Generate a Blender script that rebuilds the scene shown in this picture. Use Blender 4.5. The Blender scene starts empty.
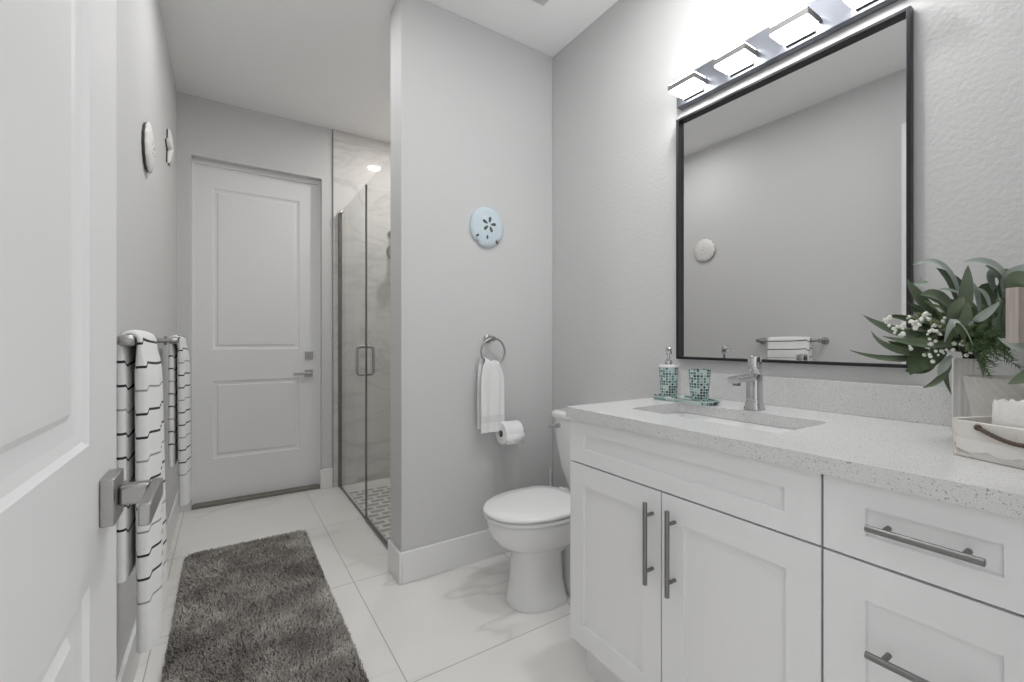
import bpy, math, random
from mathutils import Vector, Matrix
random.seed(7)
PI = math.pi
S = bpy.context.scene
COL = S.collection

# ------------------------------------------------------------------ camera, world, exposure
CAM_H = 1.155
FPX, YAW = 442.03, 0.5749
cd = bpy.data.cameras.new('camera')
cam = bpy.data.objects.new('camera', cd); COL.objects.link(cam)
cam.location = (0, 0, CAM_H)
cam.rotation_euler = (PI / 2, 0, -YAW)
cd.sensor_width = 36.0
cd.lens = FPX / 1024 * 36.0
cd.shift_y = -0.0004
cd.clip_start = 0.02
S.camera = cam

world = bpy.data.worlds.new('World'); S.world = world
world.use_nodes = True
bg = world.node_tree.nodes['Background']
bg.inputs[0].default_value = (1.0, 1.0, 1.0, 1)
bg.inputs[1].default_value = 1.05

S.view_settings.view_transform = 'Standard'
S.view_settings.look = 'None'
S.view_settings.gamma = 1.0
S.view_settings.use_curve_mapping = False
S.view_settings.exposure = 0.03

VANITY_E = 22.0      # emission of the four vanity lamps
FILL_E = 175.0  # base emission of the added, out-of-view fill lights
SHOWER_E = 330.0

# ------------------------------------------------------------------ main measures (metres)
XL, XR = -0.2735, 1.612          # left wall, mirror wall
YP, YPB = 2.048, 2.215           # partition front and back
XP = 0.70                        # partition end
YF = 3.70                        # far wall
YN = -0.06                       # wall with the entrance
ZC = 2.82                        # ceiling
ZT = 0.93                        # counter top


def pt(px, py, dep):
    rr = (px - 512) / FPX * dep
    c, s = math.cos(YAW), math.sin(YAW)
    return Vector((rr * c + dep * s, -rr * s + dep * c, CAM_H + (340.57 - py) / FPX * dep))


# ------------------------------------------------------------------ node helpers
class NT:
    def __init__(self, name):
        self.m = bpy.data.materials.new(name)
        self.m.use_nodes = True
        self.t = self.m.node_tree
        self.b = self.t.nodes['Principled BSDF']

    def n(self, typ, **kw):
        nd = self.t.nodes.new(typ)
        for k, v in kw.items():
            setattr(nd, k, v)
        return nd

    def link(self, a, b):
        self.t.links.new(a, b)

    def put(self, sock, v):
        if isinstance(v, bpy.types.NodeSocket):
            self.link(v, sock)
        else:
            sock.default_value = v

    def math(self, op, a, b=None, c=None):
        nd = self.n('ShaderNodeMath', operation=op)
        self.put(nd.inputs[0], a)
        if b is not None: self.put(nd.inputs[1], b)
        if c is not None: self.put(nd.inputs[2], c)
        return nd.outputs[0]

    def pos(self):
        return self.n('ShaderNodeTexCoord').outputs['Object']

    def sep(self, v):
        nd = self.n('ShaderNodeSeparateXYZ'); self.link(v, nd.inputs[0]); return nd.outputs

    def noise(self, vec, scale, detail=2.0, rough=0.5, dist=0.0):
        nd = self.n('ShaderNodeTexNoise')
        if vec is not None: self.link(vec, nd.inputs['Vector'])
        nd.inputs['Scale'].default_value = scale
        nd.inputs['Detail'].default_value = detail
        nd.inputs['Roughness'].default_value = rough
        nd.inputs['Distortion'].default_value = dist
        return nd.outputs['Fac']

    def ramp(self, fac, stops, interp='LINEAR'):
        nd = self.n('ShaderNodeValToRGB')
        nd.color_ramp.interpolation = interp
        el = nd.color_ramp.elements
        while len(el) < len(stops): el.new(0.5)
        for e, (p, c) in zip(el, stops):
            e.position = p
            e.color = (*c, 1) if len(c) == 3 else c
        self.link(fac, nd.inputs[0])
        return nd.outputs[0]

    def mix(self, fac, a, b):
        nd = self.n('ShaderNodeMix', data_type='RGBA')
        self.put(nd.inputs[0], fac)
        self.put(nd.inputs[6], a if isinstance(a, bpy.types.NodeSocket) else (*a, 1))
        self.put(nd.inputs[7], b if isinstance(b, bpy.types.NodeSocket) else (*b, 1))
        return nd.outputs[2]

    def bump(self, h, strength=0.2, dist=0.01):
        nd = self.n('ShaderNodeBump')
        nd.inputs['Strength'].default_value = strength
        nd.inputs['Distance'].default_value = dist
        self.link(h, nd.inputs['Height'])
        self.link(nd.outputs[0], self.b.inputs['Normal'])

    def col(self, v):
        self.put(self.b.inputs['Base Color'], v if isinstance(v, bpy.types.NodeSocket) else (*v, 1))

    def rough(self, v): self.put(self.b.inputs['Roughness'], v)
    def metal(self, v): self.put(self.b.inputs['Metallic'], v)


def plain(name, col, rough=0.5, metal=0.0, nz=0.0, nscale=40.0, bump=0.0, bscale=80.0):
    k = NT(name)
    if nz > 0:
        f = k.noise(k.pos(), nscale, 3)
        k.col(k.mix(f, [c * (1 - nz) for c in col], [min(1, c * (1 + nz)) for c in col]))
    else:
        k.col(col)
    k.rough(rough); k.metal(metal)
    if bump > 0:
        k.bump(k.noise(k.pos(), bscale, 2), bump, 0.004)
    return k.m


def emit(name, col, e):
    k = NT(name)
    k.col((0.9, 0.9, 0.9))
    k.b.inputs['Emission Color'].default_value = (*col, 1)
    k.b.inputs['Emission Strength'].default_value = e
    return k.m


M = {}
M['wall'] = plain('wall_paint', (0.655, 0.655, 0.655), 0.75, nz=0.01, nscale=3, bump=0.06, bscale=90)
M['wall_tex'] = plain('wall_paint_knockdown', (0.635, 0.635, 0.635), 0.7, nz=0.01, nscale=3, bump=0.35, bscale=75)
M['ceil'] = plain('ceiling_paint', (0.93, 0.93, 0.93), 0.85, nz=0.01, nscale=3, bump=0.08, bscale=60)
M['trim'] = plain('white_trim_paint', (0.84, 0.84, 0.84), 0.4, nz=0.008, nscale=6)
M['door'] = plain('white_door_paint', (0.82, 0.82, 0.825), 0.42, nz=0.008, nscale=6)
M['cab'] = plain('white_cabinet_lacquer', (0.84, 0.84, 0.845), 0.38, nz=0.006, nscale=6)
M['porc'] = plain('white_porcelain', (0.84, 0.84, 0.84), 0.08, nz=0.004, nscale=4)
M['plastic'] = plain('white_plastic', (0.82, 0.82, 0.82), 0.22, nz=0.004, nscale=5)
M['nickel'] = plain('brushed_nickel', (0.40, 0.395, 0.385), 0.34, 1.0, nz=0.05, nscale=120)
M['bar'] = plain('grey_brushed_bar', (0.25, 0.248, 0.245), 0.45, 1.0, nz=0.05, nscale=150)
M['chrome'] = plain('chrome', (0.62, 0.62, 0.63), 0.06, 1.0, nz=0.01, nscale=20)
M['satin'] = plain('satin_light_plate', (0.20, 0.21, 0.235), 0.40, 1.0, nz=0.02, nscale=60)
M['black'] = plain('black_metal_frame', (0.022, 0.021, 0.024), 0.32, 0.4, nz=0.05, nscale=30)
M['dark'] = plain('dark_gap', (0.05, 0.05, 0.05), 0.6, nz=0.05)
M['seal'] = plain('shower_channel_metal', (0.22, 0.215, 0.20), 0.35, 0.9, nz=0.03, nscale=40)
M['paper'] = plain('toilet_paper', (0.88, 0.88, 0.88), 0.9, nz=0.02, nscale=60, bump=0.1, bscale=300)
M['terry'] = plain('white_terry', (0.86, 0.86, 0.86), 0.95, nz=0.03, nscale=90, bump=0.5, bscale=420)
M['mirror'] = plain('mirror_silver', (0.75, 0.752, 0.75), 0.0, 1.0)
M['lamp'] = emit('lamp_acrylic', (1.0, 0.998, 0.994), VANITY_E)
M['down'] = emit('downlight_lens', (1.0, 0.998, 0.994), FILL_E)  # lenses of the added fill lights, in several strengths
M['downsoft'] = emit('downlight_soft_lens', (1.0, 0.998, 0.994), FILL_E * 0.62)
M['downlow'] = emit('downlight_low_lens', (1.0, 0.998, 0.994), FILL_E * 0.35)
M['downmid'] = emit('downlight_mid_lens', (1.0, 0.998, 0.994), FILL_E * 1.75)
M['showerlamp'] = emit('shower_downlight_lens', (1.0, 0.985, 0.965), SHOWER_E)
M['vase'] = plain('fluted_white_ceramic', (0.74, 0.73, 0.70), 0.6, nz=0.03, nscale=30)
M['rope'] = plain('brown_rope', (0.10, 0.075, 0.055), 0.9, nz=0.35, nscale=160, bump=0.5, bscale=300)
M['soap'] = plain('white_candle_wax', (0.80, 0.79, 0.76), 0.7, nz=0.03, nscale=60, bump=0.3, bscale=120)
M['berry'] = plain('white_berry', (0.84, 0.85, 0.78), 0.5, nz=0.05, nscale=60)
M['twig'] = plain('dark_twig', (0.035, 0.028, 0.026), 0.8, nz=0.2, nscale=60)
M['fern'] = plain('fern_green', (0.10, 0.17, 0.07), 0.6, nz=0.3, nscale=40)
M['bristle'] = plain('brush_bristles', (0.75, 0.75, 0.75), 0.8, nz=0.05, nscale=60)
M['bag'] = plain('white_shell', (0.80, 0.79, 0.77), 0.7, nz=0.03, nscale=60, bump=0.25, bscale=140)
M['shell_edge'] = plain('dark_shell_rim', (0.10, 0.10, 0.10), 0.7, nz=0.05, nscale=60)
M['threshold'] = plain('brown_threshold', (0.23, 0.215, 0.19), 0.5, 0.3, nz=0.06, nscale=40)
M['grille'] = plain('white_vent_plastic', (0.60, 0.60, 0.60), 0.5, nz=0.01)


def leafmat(name, a, b, back):
    k = NT(name)
    f = k.noise(k.pos(), 28, 3)
    top = k.mix(f, a, b)
    geo = k.n('ShaderNodeNewGeometry')
    k.col(k.mix(geo.outputs['Backfacing'], top, back))
    k.rough(0.5)
    return k.m


M['leaf'] = leafmat('olive_leaf', (0.095, 0.135, 0.085), (0.20, 0.25, 0.165), (0.26, 0.31, 0.24))
M['leaf_dark'] = leafmat('dark_leaf', (0.045, 0.075, 0.038), (0.10, 0.145, 0.07), (0.13, 0.17, 0.10))
M['leaf_pale'] = leafmat('pale_leaf', (0.30, 0.36, 0.32), (0.54, 0.60, 0.56), (0.42, 0.48, 0.44))


def marble_floor():
    k = NT('marble_porcelain_floor')
    p = k.pos()
    x, y, z = k.sep(p)
    fx = k.math('PINGPONG', k.math('ADD', x, 10 * 0.75 - 0.515), 0.375)
    fy = k.math('PINGPONG', k.math('ADD', y, 10 * 0.75 - 2.185), 0.375)
    d = k.math('MINIMUM', fx, fy)
    grout = k.math('LESS_THAN', d, 0.0019)
    ix = k.math('FLOOR', k.math('DIVIDE', k.math('ADD', x, 7.5 - 0.515), 0.75))
    iy = k.math('FLOOR', k.math('DIVIDE', k.math('ADD', y, 7.5 - 2.185), 0.75))
    cmb = k.n('ShaderNodeCombineXYZ')
    k.link(k.math('MULTIPLY', ix, 3.7), cmb.inputs[0]); k.link(k.math('MULTIPLY', iy, 5.3), cmb.inputs[1])
    add = k.n('ShaderNodeVectorMath', operation='ADD')
    k.link(p, add.inputs[0]); k.link(cmb.outputs[0], add.inputs[1])
    mp = k.n('ShaderNodeMapping'); k.link(add.outputs[0], mp.inputs[0])
    mp.inputs['Rotation'].default_value = (0, 0, 0.9); mp.inputs['Scale'].default_value = (0.8, 2.4, 1)
    v = k.noise(mp.outputs[0], 0.95, 3.5, 0.42, 0.12)
    ridge = k.math('ABSOLUTE', k.math('SUBTRACT', v, 0.5))
    vein = k.ramp(ridge, [(0.0, (1, 1, 1)), (0.004, (0.5, 0.5, 0.5)), (0.014, (0, 0, 0))])
    big = k.noise(add.outputs[0], 1.1, 2)
    vm = k.math('MULTIPLY', vein, k.ramp(big, [(0.42, (0, 0, 0)), (0.62, (1, 1, 1))]))
    cloud = k.noise(mp.outputs[0], 3.0, 4)
    base = k.mix(cloud, (0.83, 0.812, 0.782), (0.88, 0.868, 0.845))
    c = k.mix(k.math('MULTIPLY', vm, 0.38), base, (0.50, 0.485, 0.46))
    c = k.mix(grout, c, (0.42, 0.41, 0.395))
    k.col(c)
    k.rough(k.math('ADD', k.math('MULTIPLY', grout, 0.5), 0.12))
    return k.m


def marble_wall():
    k = NT('marble_shower_tile')
    p = k.pos()
    x, y, z = k.sep(p)
    hz = k.math('PINGPONG', k.math('ADD', z, 0.0), 0.1525)
    gz = k.math('LESS_THAN', hz, 0.0012)
    s = k.math('ADD', x, k.math('MULTIPLY', y, 1.0))
    row = k.math('FLOOR', k.math('DIVIDE', z, 0.305))
    sv = k.math('PINGPONG', k.math('ADD', k.math('ADD', s, 3.05), k.math('MULTIPLY', row, 0.305)), 0.305)
    g = k.math('MAXIMUM', gz, k.math('LESS_THAN', sv, 0.0012))
    mp = k.n('ShaderNodeMapping'); k.link(p, mp.inputs[0])
    mp.inputs['Rotation'].default_value = (0.3, 0.5, 0.2); mp.inputs['Scale'].default_value = (1, 1, 2.2)
    v = k.noise(mp.outputs[0], 1.7, 5, 0.55, 0.9)
    ridge = k.math('ABSOLUTE', k.math('SUBTRACT', v, 0.5))
    vein = k.ramp(ridge, [(0.0, (1, 1, 1)), (0.02, (0.4, 0.4, 0.4)), (0.06, (0, 0, 0))])
    base = k.mix(k.noise(mp.outputs[0], 3, 3), (0.68, 0.655, 0.63), (0.76, 0.74, 0.72))
    c = k.mix(k.math('MULTIPLY', vein, 0.35), base, (0.42, 0.40, 0.38))
    c = k.mix(k.math('MULTIPLY', g, 0.6), c, (0.42, 0.41, 0.40))
    k.col(c); k.rough(0.05)
    return k.m


def mosaic_floor():
    k = NT('grey_white_mosaic')
    br = k.n('ShaderNodeTexBrick')
    k.link(k.pos(), br.inputs['Vector'])
    br.offset = 0.5
    br.inputs['Scale'].default_value = 1.0
    br.inputs['Color1'].default_value = (0.30, 0.29, 0.28, 1)
    br.inputs['Color2'].default_value = (0.38, 0.37, 0.36, 1)
    br.inputs['Mortar'].default_value = (0.76, 0.75, 0.73, 1)
    br.inputs['Mortar Size'].default_value = 0.0125
    br.inputs['Mortar Smooth'].default_value = 0.0
    br.inputs['Brick Width'].default_value = 0.115
    br.inputs['Row Height'].default_value = 0.066
    k.col(br.outputs[0]); k.rough(0.3)
    return k.m


def quartz():
    k = NT('speckled_white_quartz')
    p = k.pos()
    n1 = k.noise(p, 260, 2, 0.6)
    n2 = k.noise(p, 560, 2, 0.6)
    s1 = k.ramp(n1, [(0.34, (1, 1, 1)), (0.37, (0, 0, 0))])
    s2 = k.ramp(n2, [(0.36, (1, 1, 1)), (0.40, (0, 0, 0))])
    base = k.mix(k.noise(p, 30, 3), (0.67, 0.67, 0.67), (0.73, 0.73, 0.725))
    c = k.mix(k.math('MULTIPLY', s2, 0.62), base, (0.42, 0.42, 0.42))
    c = k.mix(k.math('MULTIPLY', s1, 0.8), c, (0.24, 0.235, 0.23))
    k.col(c); k.rough(0.16)
    return k.m


def rugmat():
    k = NT('taupe_shag_pile')
    p = k.pos()
    a = k.noise(p, 5.5, 3, 0.6, 0.5)
    b = k.noise(p, 130, 2)
    f = k.math('ADD', k.math('MULTIPLY', a, 0.74), k.math('MULTIPLY', b, 0.26))
    k.col(k.ramp(f, [(0.34, (0.20, 0.180, 0.162)), (0.5, (0.40, 0.372, 0.343)), (0.66, (0.68, 0.645, 0.605))]))
    k.rough(0.95)
    return k.m


def stripemat():
    k = NT('white_towel_black_stripes')
    uv = k.n('ShaderNodeTexCoord').outputs['UV']
    u, v, _ = k.sep(uv)
    t = k.math('MODULO', k.math('ADD', v, 4 * 0.18), 0.18)
    a = k.math('LESS_THAN', k.math('ABSOLUTE', k.math('SUBTRACT', t, 0.03)), 0.0032)
    b = k.math('LESS_THAN', k.math('ABSOLUTE', k.math('SUBTRACT', t, 0.09)), 0.0032)
    g = k.math('LESS_THAN', k.math('ABSOLUTE', k.math('SUBTRACT', t, 0.15)), 0.0026)
    lim = k.math('LESS_THAN', v, 0.725)
    lim2 = k.math('GREATER_THAN', v, -0.56)
    lim = k.math('MULTIPLY', lim, lim2)
    dark = k.math('MULTIPLY', k.math('MAXIMUM', a, b), lim)
    grey = k.math('MULTIPLY', g, lim)
    base = k.mix(k.noise(k.pos(), 90, 2), (0.82, 0.82, 0.81), (0.88, 0.88, 0.87))
    c = k.mix(k.math('MULTIPLY', grey, 0.8), base, (0.22, 0.22, 0.22))
    c = k.mix(dark, c, (0.035, 0.035, 0.04))
    k.col(c); k.rough(0.95)
    k.bump(k.noise(k.pos(), 420, 2), 0.4, 0.003)
    return k.m


def mosaic_glass():
    k = NT('teal_mosaic_glass')
    uv = k.n('ShaderNodeTexCoord').outputs['UV']
    u, v, _ = k.sep(uv)
    cu = k.math('FLOOR', u); cv = k.math('FLOOR', v)
    cmb = k.n('ShaderNodeCombineXYZ'); k.link(cu, cmb.inputs[0]); k.link(cv, cmb.inputs[1])
    wn = k.n('ShaderNodeTexWhiteNoise', noise_dimensions='2D'); k.link(cmb.outputs[0], wn.inputs['Vector'])
    c = k.ramp(wn.outputs['Value'], [(0.0, (0.03, 0.075, 0.085)), (0.28, (0.10, 0.22, 0.21)), (0.5, (0.30, 0.46, 0.43)),
                                     (0.72, (0.52, 0.66, 0.62)), (0.9, (0.06, 0.16, 0.17))], 'CONSTANT')
    fu = k.math('PINGPONG', u, 0.5); fv = k.math('PINGPONG', v, 0.5)
    g = k.math('LESS_THAN', k.math('MINIMUM', fu, fv), 0.10)
    k.col(k.mix(g, c, (0.62, 0.68, 0.66)))
    k.rough(k.math('ADD', k.math('MULTIPLY', g, 0.4), 0.08))
    return k.m


def sanddollar():
    k = NT('pale_blue_sand_dollar')
    p = k.pos()
    vo = k.n('ShaderNodeTexVoronoi'); k.link(p, vo.inputs['Vector']); vo.inputs['Scale'].default_value = 150
    c = k.mix(k.noise(p, 16, 3), (0.42, 0.60, 0.70), (0.66, 0.76, 0.82))
    k.col(k.mix(k.ramp(vo.outputs['Distance'], [(0.25, (0, 0, 0)), (0.6, (1, 1, 1))]), c, (0.68, 0.77, 0.82)))
    k.rough(0.7)
    k.bump(vo.outputs['Distance'], 0.4, 0.003)
    return k.m


def cratemat():
    k = NT('distressed_white_wood')
    p = k.pos()
    mp = k.n('ShaderNodeMapping'); k.link(p, mp.inputs[0]); mp.inputs['Scale'].default_value = (6, 6, 60)
    f = k.noise(mp.outputs[0], 2.5, 4, 0.6)
    c = k.mix(f, (0.66, 0.635, 0.58), (0.80, 0.78, 0.75))
    n = k.noise(p, 26, 4)
    k.col(k.mix(k.ramp(n, [(0.62, (0, 0, 0)), (0.72, (1, 1, 1))]), c, (0.50, 0.43, 0.36)))
    k.rough(0.7)
    return k.m


def plaquemat():
    k = NT('taupe_striped_wood')
    p = k.pos()
    mp = k.n('ShaderNodeMapping'); k.link(p, mp.inputs[0]); mp.inputs['Scale'].default_value = (40, 40, 2)
    f = k.noise(mp.outputs[0], 4, 3)
    k.col(k.mix(f, (0.30, 0.25, 0.215), (0.58, 0.53, 0.48)))
    k.rough(0.7)
    return k.m


def potmat():
    k = NT('cream_ribbed_pot')
    k.col(k.mix(k.noise(k.pos(), 40, 3), (0.60, 0.575, 0.535), (0.70, 0.68, 0.64)))
    k.rough(0.7)
    return k.m


def glassmat():
    k = NT('clear_shower_glass')
    out = k.t.nodes['Material Output']
    tr = k.n('ShaderNodeBsdfTransparent'); tr.inputs[0].default_value = (0.955, 0.965, 0.955, 1)
    gl = k.n('ShaderNodeBsdfGlossy'); gl.inputs['Roughness'].default_value = 0.0
    fr = k.n('ShaderNodeFresnel'); fr.inputs[0].default_value = 1.22
    geo = k.n('ShaderNodeNewGeometry')
    mx = k.n('ShaderNodeMixShader')
    k.link(k.math('MULTIPLY', fr.outputs[0], k.math('SUBTRACT', 1.0, geo.outputs['Backfacing'])), mx.inputs[0]); k.link(tr.outputs[0], mx.inputs[1]); k.link(gl.outputs[0], mx.inputs[2])
    k.link(mx.outputs[0], out.inputs[0])
    return k.m


M['floor'] = marble_floor(); M['tile'] = marble_wall(); M['mosaic'] = mosaic_floor(); M['quartz'] = quartz()
M['rug'] = rugmat(); M['stripe'] = stripemat(); M['mglass'] = mosaic_glass(); M['sand'] = sanddollar()
M['crate'] = cratemat(); M['plaque'] = plaquemat(); M['pot'] = potmat(); M['glass'] = glassmat()
M['rugback'] = plain('rug_backing', (0.06, 0.055, 0.05), 0.9, nz=0.1)


# ------------------------------------------------------------------ mesh helpers
class MB:
    def __init__(self):
        self.v, self.f, self.uv = [], [], {}

    def add(self, vs, fs, uvs=None):
        o = len(self.v)
        self.v += [Vector(p) for p in vs]
        for i, f in enumerate(fs):
            if uvs: self.uv[len(self.f)] = uvs[i]
            self.f.append([o + j for j in f])
        return self

    def box(self, a, b):
        x0, y0, z0 = a; x1, y1, z1 = b
        x0, x1 = min(x0, x1), max(x0, x1); y0, y1 = min(y0, y1), max(y0, y1); z0, z1 = min(z0, z1), max(z0, z1)
        return self.add([(x0, y0, z0), (x1, y0, z0), (x1, y1, z0), (x0, y1, z0), (x0, y0, z1), (x1, y0, z1), (x1, y1, z1), (x0, y1, z1)],
                        [(0, 3, 2, 1), (4, 5, 6, 7), (0, 1, 5, 4), (1, 2, 6, 5), (2, 3, 7, 6), (3, 0, 4, 7)])

    def loft(self, rings, cap=True, closed=True, uvs=None):
        n = len(rings[0]); vs = [p for r in rings for p in r]; fs = []; uu = []
        for i in range(len(rings) - 1):
            for j in range(n if closed else n - 1):
                k = (j + 1) % n
                fs.append((i * n + j, i * n + k, (i + 1) * n + k, (i + 1) * n + j))
                if uvs: uu.append([uvs(i, j), uvs(i, j + 1), uvs(i + 1, j + 1), uvs(i + 1, j)])
        if cap:
            fs.append(tuple(reversed(range(n)))); fs.append(tuple((len(rings) - 1) * n + j for j in range(n)))
            if uvs:
                uu.append([uvs(0, j) for j in reversed(range(n))]); uu.append([uvs(len(rings) - 1, j) for j in range(n)])
        return self.add(vs, fs, uu if uvs else None)

    def lathe(self, c, prof, n=32, axis='z', cap=True, uvs=None):
        rings = []
        for r, h in prof:
            ring = []
            for j in range(n):
                a = 2 * PI * j / n
                q = (r * math.cos(a), r * math.sin(a))
                if axis == 'z': ring.append((c[0] + q[0], c[1] + q[1], c[2] + h))
                elif axis == 'x': ring.append((c[0] + h, c[1] + q[0], c[2] + q[1]))
                else: ring.append((c[0] + q[1], c[1] + h, c[2] + q[0]))
            rings.append(ring)
        return self.loft(rings, cap, uvs=uvs)

    def tube(self, pts, r, n=10, closed=False, cap=True):
        pts = [Vector(p) for p in pts]; N = len(pts)
        rs = r if isinstance(r, (list, tuple)) else [r] * N
        rings = []; up = None
        for i, p in enumerate(pts):
            if closed: t = pts[(i + 1) % N] - pts[i - 1]
            else: t = pts[min(i + 1, N - 1)] - pts[max(i - 1, 0)]
            t.normalize()
            if up is None:
                up = Vector((0, 0, 1)) if abs(t.z) < 0.9 else Vector((1, 0, 0))
            s = t.cross(up); s.normalize(); up = s.cross(t); up.normalize()
            rings.append([p + (s * math.cos(2 * PI * j / n) + up * math.sin(2 * PI * j / n)) * rs[i] for j in range(n)])
        if closed:
            rings.append(rings[0]); return self.loft(rings, cap=False)
        return self.loft(rings, cap)

    def cyl(self, a, b, r, n=20, r2=None):
        return self.tube([a, b], [r, r if r2 is None else r2], n)

    def sphere(self, c, r, n=12, m=8, sc=(1, 1, 1)):
        rings = []
        for i in range(m + 1):
            th = PI * i / m
            rr = max(math.sin(th), 0.001) * r
            rings.append([(c[0] + sc[0] * rr * math.cos(2 * PI * j / n), c[1] + sc[1] * rr * math.sin(2 * PI * j / n), c[2] - sc[2] * r * math.cos(th)) for j in range(n)])
        return self.loft(rings)

    def prism(self, poly, d):
        d = Vector(d); a = [Vector(p) for p in poly]
        return self.loft([a, [p + d for p in a]])

    def build(self, name, mat, parent=None, bevel=0.0, seg=2, ang=38, origin=None, subdiv=0, solid=0.0):
        if parent is not None:
            o = Vector((0, 0, 0)); q = parent
            while q is not None:
                o += q.location; q = q.parent
        else:
            o = Vector(origin) if origin is not None else Vector((0, 0, 0))
        me = bpy.data.meshes.new(name)
        me.from_pydata([tuple(p - o) for p in self.v], [], self.f)
        if self.uv:
            l = me.uv_layers.new(name='UVMap')
            for pi, p in enumerate(me.polygons):
                if pi in self.uv:
                    for k, li in enumerate(p.loop_indices): l.data[li].uv = self.uv[pi][k]
        me.materials.append(mat)
        me.validate(); me.update()
        for p in me.polygons: p.use_smooth = True
        me.set_sharp_from_angle(angle=math.radians(ang))
        ob = bpy.data.objects.new(name, me); COL.objects.link(ob)
        if parent is not None: ob.parent = parent
        else: ob.location = o
        if solid:
            md = ob.modifiers.new('Solidify', 'SOLIDIFY'); md.thickness = solid; md.offset = 0
        if bevel > 0:
            md = ob.modifiers.new('Bevel', 'BEVEL'); md.width = bevel; md.segments = seg; md.limit_method = 'ANGLE'; md.angle_limit = math.radians(40)
        if subdiv:
            md = ob.modifiers.new('Subdivision', 'SUBSURF'); md.levels = subdiv; md.render_levels = subdiv
        return ob


def tag(o, label, cat, group=None):
    o['label'] = label; o['category'] = cat
    if group: o['group'] = group
    return o


def thing(name, label, cat, loc, group=None):
    o = bpy.data.objects.new(name, None); COL.objects.link(o)
    o.empty_display_size = 0.05; o.location = loc
    return tag(o, label, cat, group)


def struct(o):
    o['kind'] = 'structure'; return o


def copy_thing(root, loc, label):
    r = root.copy(); COL.objects.link(r); r.location = loc; r['label'] = label
    for ch in list(root.children):
        c = ch.copy(); COL.objects.link(c); c.parent = r
        for g in list(ch.children):
            d = g.copy(); COL.objects.link(d); d.parent = c
    return r


def panel_slab(mb, u0, u1, v0, v1, panels, rings, thick, mp):
    """a slab in (u,v) with recessed panels on its front; mp(u,v,w) gives the point, w>0 towards the viewer"""
    us = sorted({u0, u1} | {p[0] for p in panels} | {p[1] for p in panels})
    vs = sorted({v0, v1} | {p[2] for p in panels} | {p[3] for p in panels})
    for i in range(len(us) - 1):
        for j in range(len(vs) - 1):
            a, b, c, d = us[i], us[i + 1], vs[j], vs[j + 1]
            um, vm = (a + b) / 2, (c + d) / 2
            if any(p[0] < um < p[1] and p[2] < vm < p[3] for p in panels): continue
            mb.add([mp(a, c, 0), mp(b, c, 0), mp(b, d, 0), mp(a, d, 0)], [(0, 1, 2, 3)])
    for (a, b, c, d) in panels:
        prev = None
        for off, w in rings:
            ring = [mp(a + off, c + off, w), mp(b - off, c + off, w), mp(b - off, d - off, w), mp(a + off, d - off, w)]
            if prev:
                mb.add(prev + ring, [(k, (k + 1) % 4, 4 + (k + 1) % 4, 4 + k) for k in range(4)])
            prev = ring
        mb.add(prev, [(0, 1, 2, 3)])
    q = [mp(u0, v0, 0), mp(u1, v0, 0), mp(u1, v1, 0), mp(u0, v1, 0)]
    p = [mp(u0, v0, -thick), mp(u1, v0, -thick), mp(u1, v1, -thick), mp(u0, v1, -thick)]
    mb.add(q + p, [(0, 4, 5, 1), (1, 5, 6, 2), (2, 6, 7, 3), (3, 7, 4, 0), (7, 6, 5, 4)])
    return mb


# ------------------------------------------------------------------ the room shell
T = 0.12
fl = struct(MB().box((-0.5, -1.6, -0.1), (XR + T, YF + 0.3, 0)).build('floor', M['floor']))
struct(MB().box((-0.5, -1.6, ZC), (XR + T, YF + 0.3, ZC + 0.1)).build('ceiling', M['ceil']))
struct(MB().box((XL - T, YN - T, 0), (XL, YF + 0.3, ZC)).build('wall_left', M['wall']))
struct(MB().box((XR, YN - T, 0), (XR + T, YF + 0.3, ZC)).build('wall_right', M['wall_tex']))
struct(MB().box((XP, YP, 0), (XR, YPB, ZC)).build('wall_partition', M['wall'], bevel=0.004))
# far wall with the door opening (drywall return, no casing)
OX0, OX1, OZ = -0.196, 0.630, 2.416
w = MB()
w.box((XL, YF, 0), (OX0, YF + 0.2, ZC)); w.box((OX1, YF, 0), (XR, YF + 0.2, ZC)); w.box((OX0, YF, OZ), (OX1, YF + 0.2, ZC))
struct(w.build('wall_far', M['wall']))
# entrance wall, the camera stands just inside its opening
w = MB()
w.box((XL, YN - T, 0), (-0.20, YN, ZC)); w.box((0.74, YN - T, 0), (XR, YN, ZC)); w.box((-0.20, YN - T, 2.47), (0.74, YN, ZC))
struct(w.build('wall_near', M['wall']))
# shower tile
XT = 0.7126
struct(MB().box((XT, YF - 0.010, 0), (XR - 0.01, YF, ZC)).build('wall_shower_far', M['tile']))
struct(MB().box((XR - 0.01, YPB, 0), (XR, YF, ZC)).build('wall_shower_right', M['tile']))
struct(MB().box((0.80, YPB, 0), (XR - 0.01, YPB + 0.01, ZC)).build('wall_shower_near', M['tile']))
struct(MB().box((XT - 0.004, YF - 0.012, 0.0), (XT, YF, ZC)).build('trim_1', M['seal']))
struct(MB().box((0.785, YPB + 0.01, 0), (XR - 0.01, 3.50, 0.003)).build('shower_floor', M['mosaic']))
# baseboards
BB = 0.151
def bboard(name, a, b):
    return struct(MB().box(a, b).build(name, M['trim'], bevel=0.004))
bboard('baseboard_left', (XL, YN, 0), (XL + 0.014, YF, BB))
bboard('baseboard_partition', (XP, YP - 0.014, 0), (XR, YP, BB))
bboard('baseboard_partition_end', (XP - 0.014, YP - 0.014, 0), (XP, YPB, BB))
bboard('baseboard_far', (OX1 - 0.014, YF - 0.014, 0), (XT - 0.004, YF, BB))
bboard('baseboard_right', (XR - 0.014, 1.17, 0), (XR, YP - 0.014, BB))

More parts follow.
